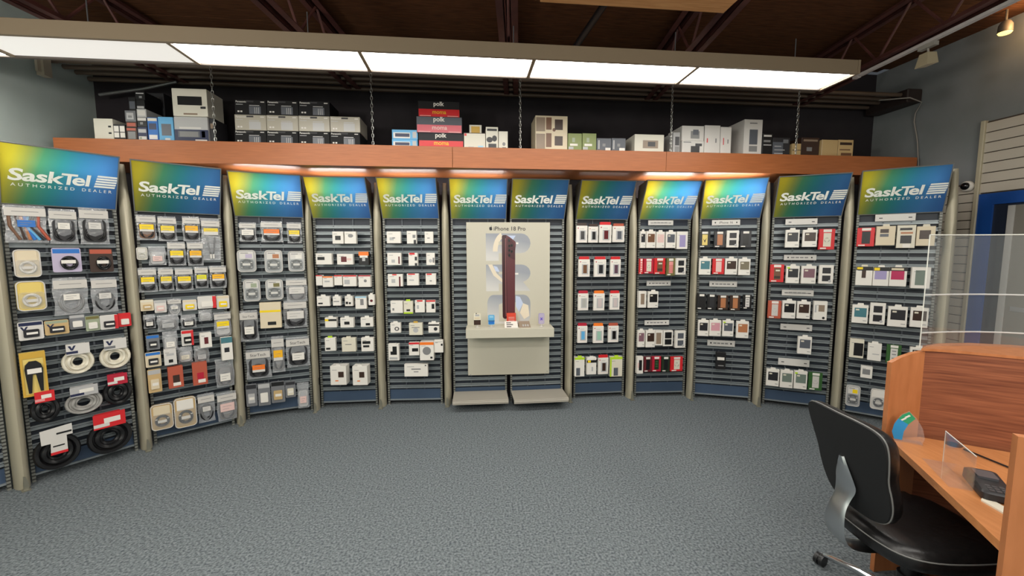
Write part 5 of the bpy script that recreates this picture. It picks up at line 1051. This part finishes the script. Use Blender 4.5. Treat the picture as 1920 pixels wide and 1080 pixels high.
# clear barrier standing on the ledge
t = thing('acrylic_barrier', 'tall clear acrylic barrier bent around the desk ledge', 'barrier', (2.2, 2.15, 1.212))
bp = [(2.092,2.078),(2.25,2.102),(2.40,2.105),(2.52,2.085),(2.66,2.03),(2.84,1.88)]
P = [(x-2.2, y-2.15) for x, y in bp]; rg = []
for i, (x, y) in enumerate(P):
    dx, dy = P[min(i+1,5)][0]-P[max(i-1,0)][0], P[min(i+1,5)][1]-P[max(i-1,0)][1]; L_ = math.hypot(dx, dy); nx_, ny_ = -dy/L_*0.005, dx/L_*0.005
    rg.append([(x,y,0),(x,y,0.57),(x+nx_,y+ny_,0.57),(x+nx_,y+ny_,0)])
MB().loft(rg).obj('sheet', M['clear'], t, smooth=40)
MB().tube([(x, y, 0.572) for x, y in P], 0.0028, 6).obj('polished_top_edge', M['edge'], t); MB().tube([(P[0][0], P[0][1], z) for z in (0, 0.3, 0.57)], 0.0022, 6).obj('polished_side_edge', M['edge'], t)
wall2 = [(P[i][0], P[i][1]) for i in range(6)]
MB().tube([(x, y - 0.004, 0.27) for x, y in P], 0.004, 6).obj('milky_strip', film_mat('frosted_strip', (0.85,0.86,0.85), 0.35), t)  # pale translucent band across the sheet
MB().tube([(x, y - 0.004, 0.075) for x, y in P], 0.004, 6).obj('lower_milky_strip', M['frost'] if 'frost' in M else bpy.data.materials['frosted_strip'], t)  # second pale translucent band, lower down
# sheet holder on the desk
t = thing('acrylic_stand', 'small upright clear acrylic sheet on the desk', 'sign holder', (1.954, 1.789, ZT + 0.0005)); a = math.atan2(1.565-1.789, 1.839-1.954); t.rotation_euler = (0, 0, a)
MB().box(0, 0.255, -0.002, 0.002, 0.003, 0.145).obj('sheet', M['clear'], t); MB().box(0, 0.255, -0.07, 0.0, 0.0, 0.003).obj('foot', M['clear'], t)
MB().tube([(0,0,0.146),(0.255,0,0.146)], 0.0022, 6).obj('polished_top_edge', M['edge'], t); MB().tube([(0,0,0.003),(0,0,0.145)], 0.0014, 6).obj('polished_side_edge', M['edge'], t)
# card terminal
t = thing('card_terminal', 'dark grey card terminal lying on the desk', 'card terminal', (1.902, 1.562, ZT + 0.0005), R(-32))
rgs = []
for z, k in ((0.0,0.92),(0.008,1.0),(0.03,0.97),(0.037,0.86)): rgs.append([(x*k, (y-0.10)*k, z + (0.012 if (y > 0.1 and z > 0.02) else 0)) for x, y in rrect(0.10, 0.21, 0.02)])
MB().loft(rgs).obj('body', mat((38,38,40), 0.45), t, smooth=40)
MB().prism(rrect(0.06, 0.07, 0.006, 0, 0.045), 0.0375, 0.052, 'z').obj('screen', mat((78,80,84), 0.15), t)
for r_ in range(4):
    for c_ in range(3): cbox('key', mat((70,70,72), 0.5), t, -0.026+c_*0.02, -0.012+c_*0.02, -0.085+r_*0.02, -0.072+r_*0.02, 0.036, 0.0405)
o = MB().tube([(1.968,1.61,ZT+.006),(1.99,1.60,ZT+.006),(2.02,1.58,ZT+.006),(2.12,1.55,ZT+.006),(2.2,1.6,ZT+.006),(2.17,1.90,ZT+.006)], 0.004, 6).obj('terminal_cord', mat('k')); tag(o, 'thin black cord trailing from the card terminal', 'cord')
o = MB().prism([(1.80,1.50),(1.845,1.53),(1.835,1.42),(1.79,1.395)], ZT, ZT+0.006, 'z').obj('notepad', mat('ivory')); tag(o, 'small white notepad on the desk beside the terminal', 'notepad')
# leaf shaped brochure holder
t = thing('brochure_holder', 'curved clear holder with blue green card at desk end', 'sign holder', (1.972, 2.008, ZT + 0.0005)); a = math.atan2(2.004-2.04, 2.045-1.963); t.rotation_euler = (0, 0, a - R(10))
leaf = [(-0.03,0.0),(0.075,0.0),(0.082,0.03),(0.072,0.08),(0.045,0.13),(0.018,0.158),(-0.01,0.135),(-0.032,0.09),(-0.04,0.04)]
MB().prism(leaf, -0.012, -0.009, 'y').obj('sheet', M['blister'], t); MB().box(-0.03, 0.075, -0.03, 0.02, 0, 0.003).obj('foot', M['clear'], t)
MB().prism([(-0.03,0.005),(-0.0,0.005),(0.004,0.05),(0.018,0.09),(-0.02,0.112),(-0.034,0.08),(-0.04,0.04)], -0.0135, -0.0125, 'y').obj('blue_card', mat((40,140,196), 0.4), t)
MB().prism([(-0.02,0.112),(0.018,0.09),(0.042,0.125),(0.018,0.155),(-0.006,0.135)], -0.0135, -0.0125, 'y').obj('green_card', mat((44,150,104), 0.4), t)
for q in (0.0, 0.014): MB().prism([(-0.012+q,0.108+q*1.2),(-0.006+q,0.104+q*1.2),(0.010+q,0.118+q*1.2),(0.004+q,0.123+q*1.2)], -0.0145, -0.0136, 'y').obj('printed_mark', mat('white'), t)
# ---------------------------------------------------------------- swivel chair
t = thing('swivel_chair', 'black leather swivel chair with silver back bracket at the desk', 'chair', (1.82, 1.765, 0), R(1))
half = [(0.0,0.985),(0.10,0.985),(0.175,0.975),(0.207,0.945),(0.208,0.89),(0.196,0.82),(0.182,0.755),(0.186,0.69),(0.178,0.62),(0.150,0.56),(0.095,0.53),(0.0,0.525)]
ol = half + [(-w_, z) for w_, z in half[-2:0:-1]]
def chaikin(P, n=2):
    for _ in range(n):
        Q = []
        for i in range(len(P)):
            a_, b_ = P[i], P[(i+1) % len(P)]
            Q += [(a_[0]*.75 + b_[0]*.25, a_[1]*.75 + b_[1]*.25), (a_[0]*.25 + b_[0]*.75, a_[1]*.25 + b_[1]*.75)]
        P = Q
    return P
ol = chaikin([(w_, z + 0.015) for w_, z in ol])
def back_ring(k, dx):
    zc = 0.755; out = []
    for w_, z in ol:
        zz = zc + (z - zc)*k; ww = w_*k
        lean = -0.262 - (zz - 0.52)*0.27 + 0.45*ww*ww      # reclined, wrapped forward at the sides
        out.append((lean + dx, ww, zz))
    return out
MB().loft([back_ring(0.55, 0.078), back_ring(0.8, 0.074), back_ring(0.95, 0.058), back_ring(1.0, 0.034), back_ring(1.0, 0.012)][::-1]).obj('back_cushion', M['leather'], t, smooth=60)
MB().loft([back_ring(1.0, 0.012), back_ring(0.985, -0.004), back_ring(0.5, -0.010), back_ring(0.1, -0.011)][::-1]).obj('back_shell', M['fabric'], t, smooth=60)
MB().tube(back_ring(0.995, 0.006), 0.0032, 6, closed=True).obj('back_piping', mat((120,120,118), 0.4), t)
sh_ = [(0.27,0.0),(0.27,0.12),(0.25,0.20),(0.18,0.235),(0.0,0.245),(-0.15,0.235),(-0.235,0.19),(-0.265,0.10),(-0.27,0.0)]
so = chaikin(sh_ + [(x, -y) for x, y in sh_[-2:0:-1]])
def seat_ring(k, z, dip=0.0): return [(x*k, y*k, z - dip*(0.27 - x)*0.02 + (0.0 if x < 0.2 else -0.012)) for x, y in so]
MB().loft([seat_ring(0.9, 0.40), seat_ring(1.0, 0.42), seat_ring(1.02, 0.455), seat_ring(0.99, 0.485), seat_ring(0.85, 0.502), seat_ring(0.5, 0.498)]).obj('seat', M['leather'], t, smooth=60)
MB().tube([(x, y, z + 0.0) for x, y, z in seat_ring(1.015, 0.470)], 0.003, 6, closed=True).obj('seat_piping', mat((120,120,118), 0.4), t)
def ribbon(path, wid, th):
    rings = []
    pw = [(x, z, q) for (x, z), q in zip(path, wid)]
    for _ in range(2):
        Q = [pw[0]]
        for a_, b_ in zip(pw, pw[1:]): Q += [tuple(u*.75 + v*.25 for u, v in zip(a_, b_)), tuple(u*.25 + v*.75 for u, v in zip(a_, b_))]
        pw = Q + [pw[-1]]
    path = [(x, z) for x, z, q in pw]; wid = [q for x, z, q in pw]
    for i, (x, z) in enumerate(path):
        a_ = Vector((path[min(i+1,len(path)-1)][0]-path[max(i-1,0)][0], path[min(i+1,len(path)-1)][1]-path[max(i-1,0)][1])).normalized(); n_ = (-a_.y*th, a_.x*th); h_ = wid[i]
        rings.append([(x, -h_, z), (x + n_[0]*0.6, -h_*0.5, z + n_[1]*0.6), (x + n_[0]*0.6, h_*0.5, z + n_[1]*0.6), (x, h_, z), (x - n_[0], h_*0.7, z - n_[1]), (x - n_[0], -h_*0.7, z - n_[1])])
    return MB().loft(rings)
ribbon([(-0.350,0.80),(-0.345,0.76),(-0.332,0.70),(-0.322,0.66),(-0.335,0.61),(-0.356,0.56),(-0.366,0.50),(-0.36,0.44),(-0.32,0.39),(-0.24,0.365),(-0.12,0.365)],
       [0.010,0.028,0.05,0.056,0.042,0.044,0.056,0.058,0.052,0.046,0.04], 0.009).obj('back_bracket', M['alu'], t, smooth=50)
MB().box(-0.14, 0.10, -0.07, 0.07, 0.34, 0.40, 0, 0.015).obj('mechanism', M['castblack'], t)
MB().lathe([(0.028,0.10),(0.028,0.34)], 16).lathe([(0.04,0.10),(0.04,0.23)], 16).obj('gas_lift', M['castblack'], t, smooth=40)
MB().tube([(0.0,0.05,0.37),(0.02,0.22,0.36),(0.02,0.27,0.355)], 0.007, 6).obj('tilt_lever', M['castblack'], t)
MB().lathe([(0.05,0.07),(0.055,0.09),(0.05,0.12),(0.042,0.125)], 16).obj('hub', M['chrome'], t, smooth=40)
base_a = math.atan2(2.09-1.765, 1.68-1.82) - R(1)
for k in range(5):
    q = base_a + k*2*math.pi/5; cx_, cy_ = math.cos(q), math.sin(q)
    lg = MB().tube([(0.04*cx_,0.04*cy_,0.10),(0.18*cx_,0.18*cy_,0.098),(0.31*cx_,0.31*cy_,0.078),(0.345*cx_,0.345*cy_,0.07)], [0.022,0.019,0.015,0.012], 8).obj('leg', M['chrome'], t, smooth=60)
    c = MB(); r0 = 0.030
    for s_ in (-1, 1):
        o_ = 0.012*s_; pts = [(r0*math.cos(2*math.pi*n/16), r0+0.001 + r0*math.sin(2*math.pi*n/16)) for n in range(16)]
        c.prism(pts, o_ - 0.009, o_ + 0.009, 'y')
    c.prism([(-0.026,0.035),(0.026,0.035),(0.02,0.055),(-0.01,0.062),(-0.022,0.052)], -0.012, 0.012, 'y')
    c.obj('caster', M['castblack'], lg, (0.362*cx_, 0.362*cy_, 0), q + R(90) + R(25*(k%3)), smooth=40)
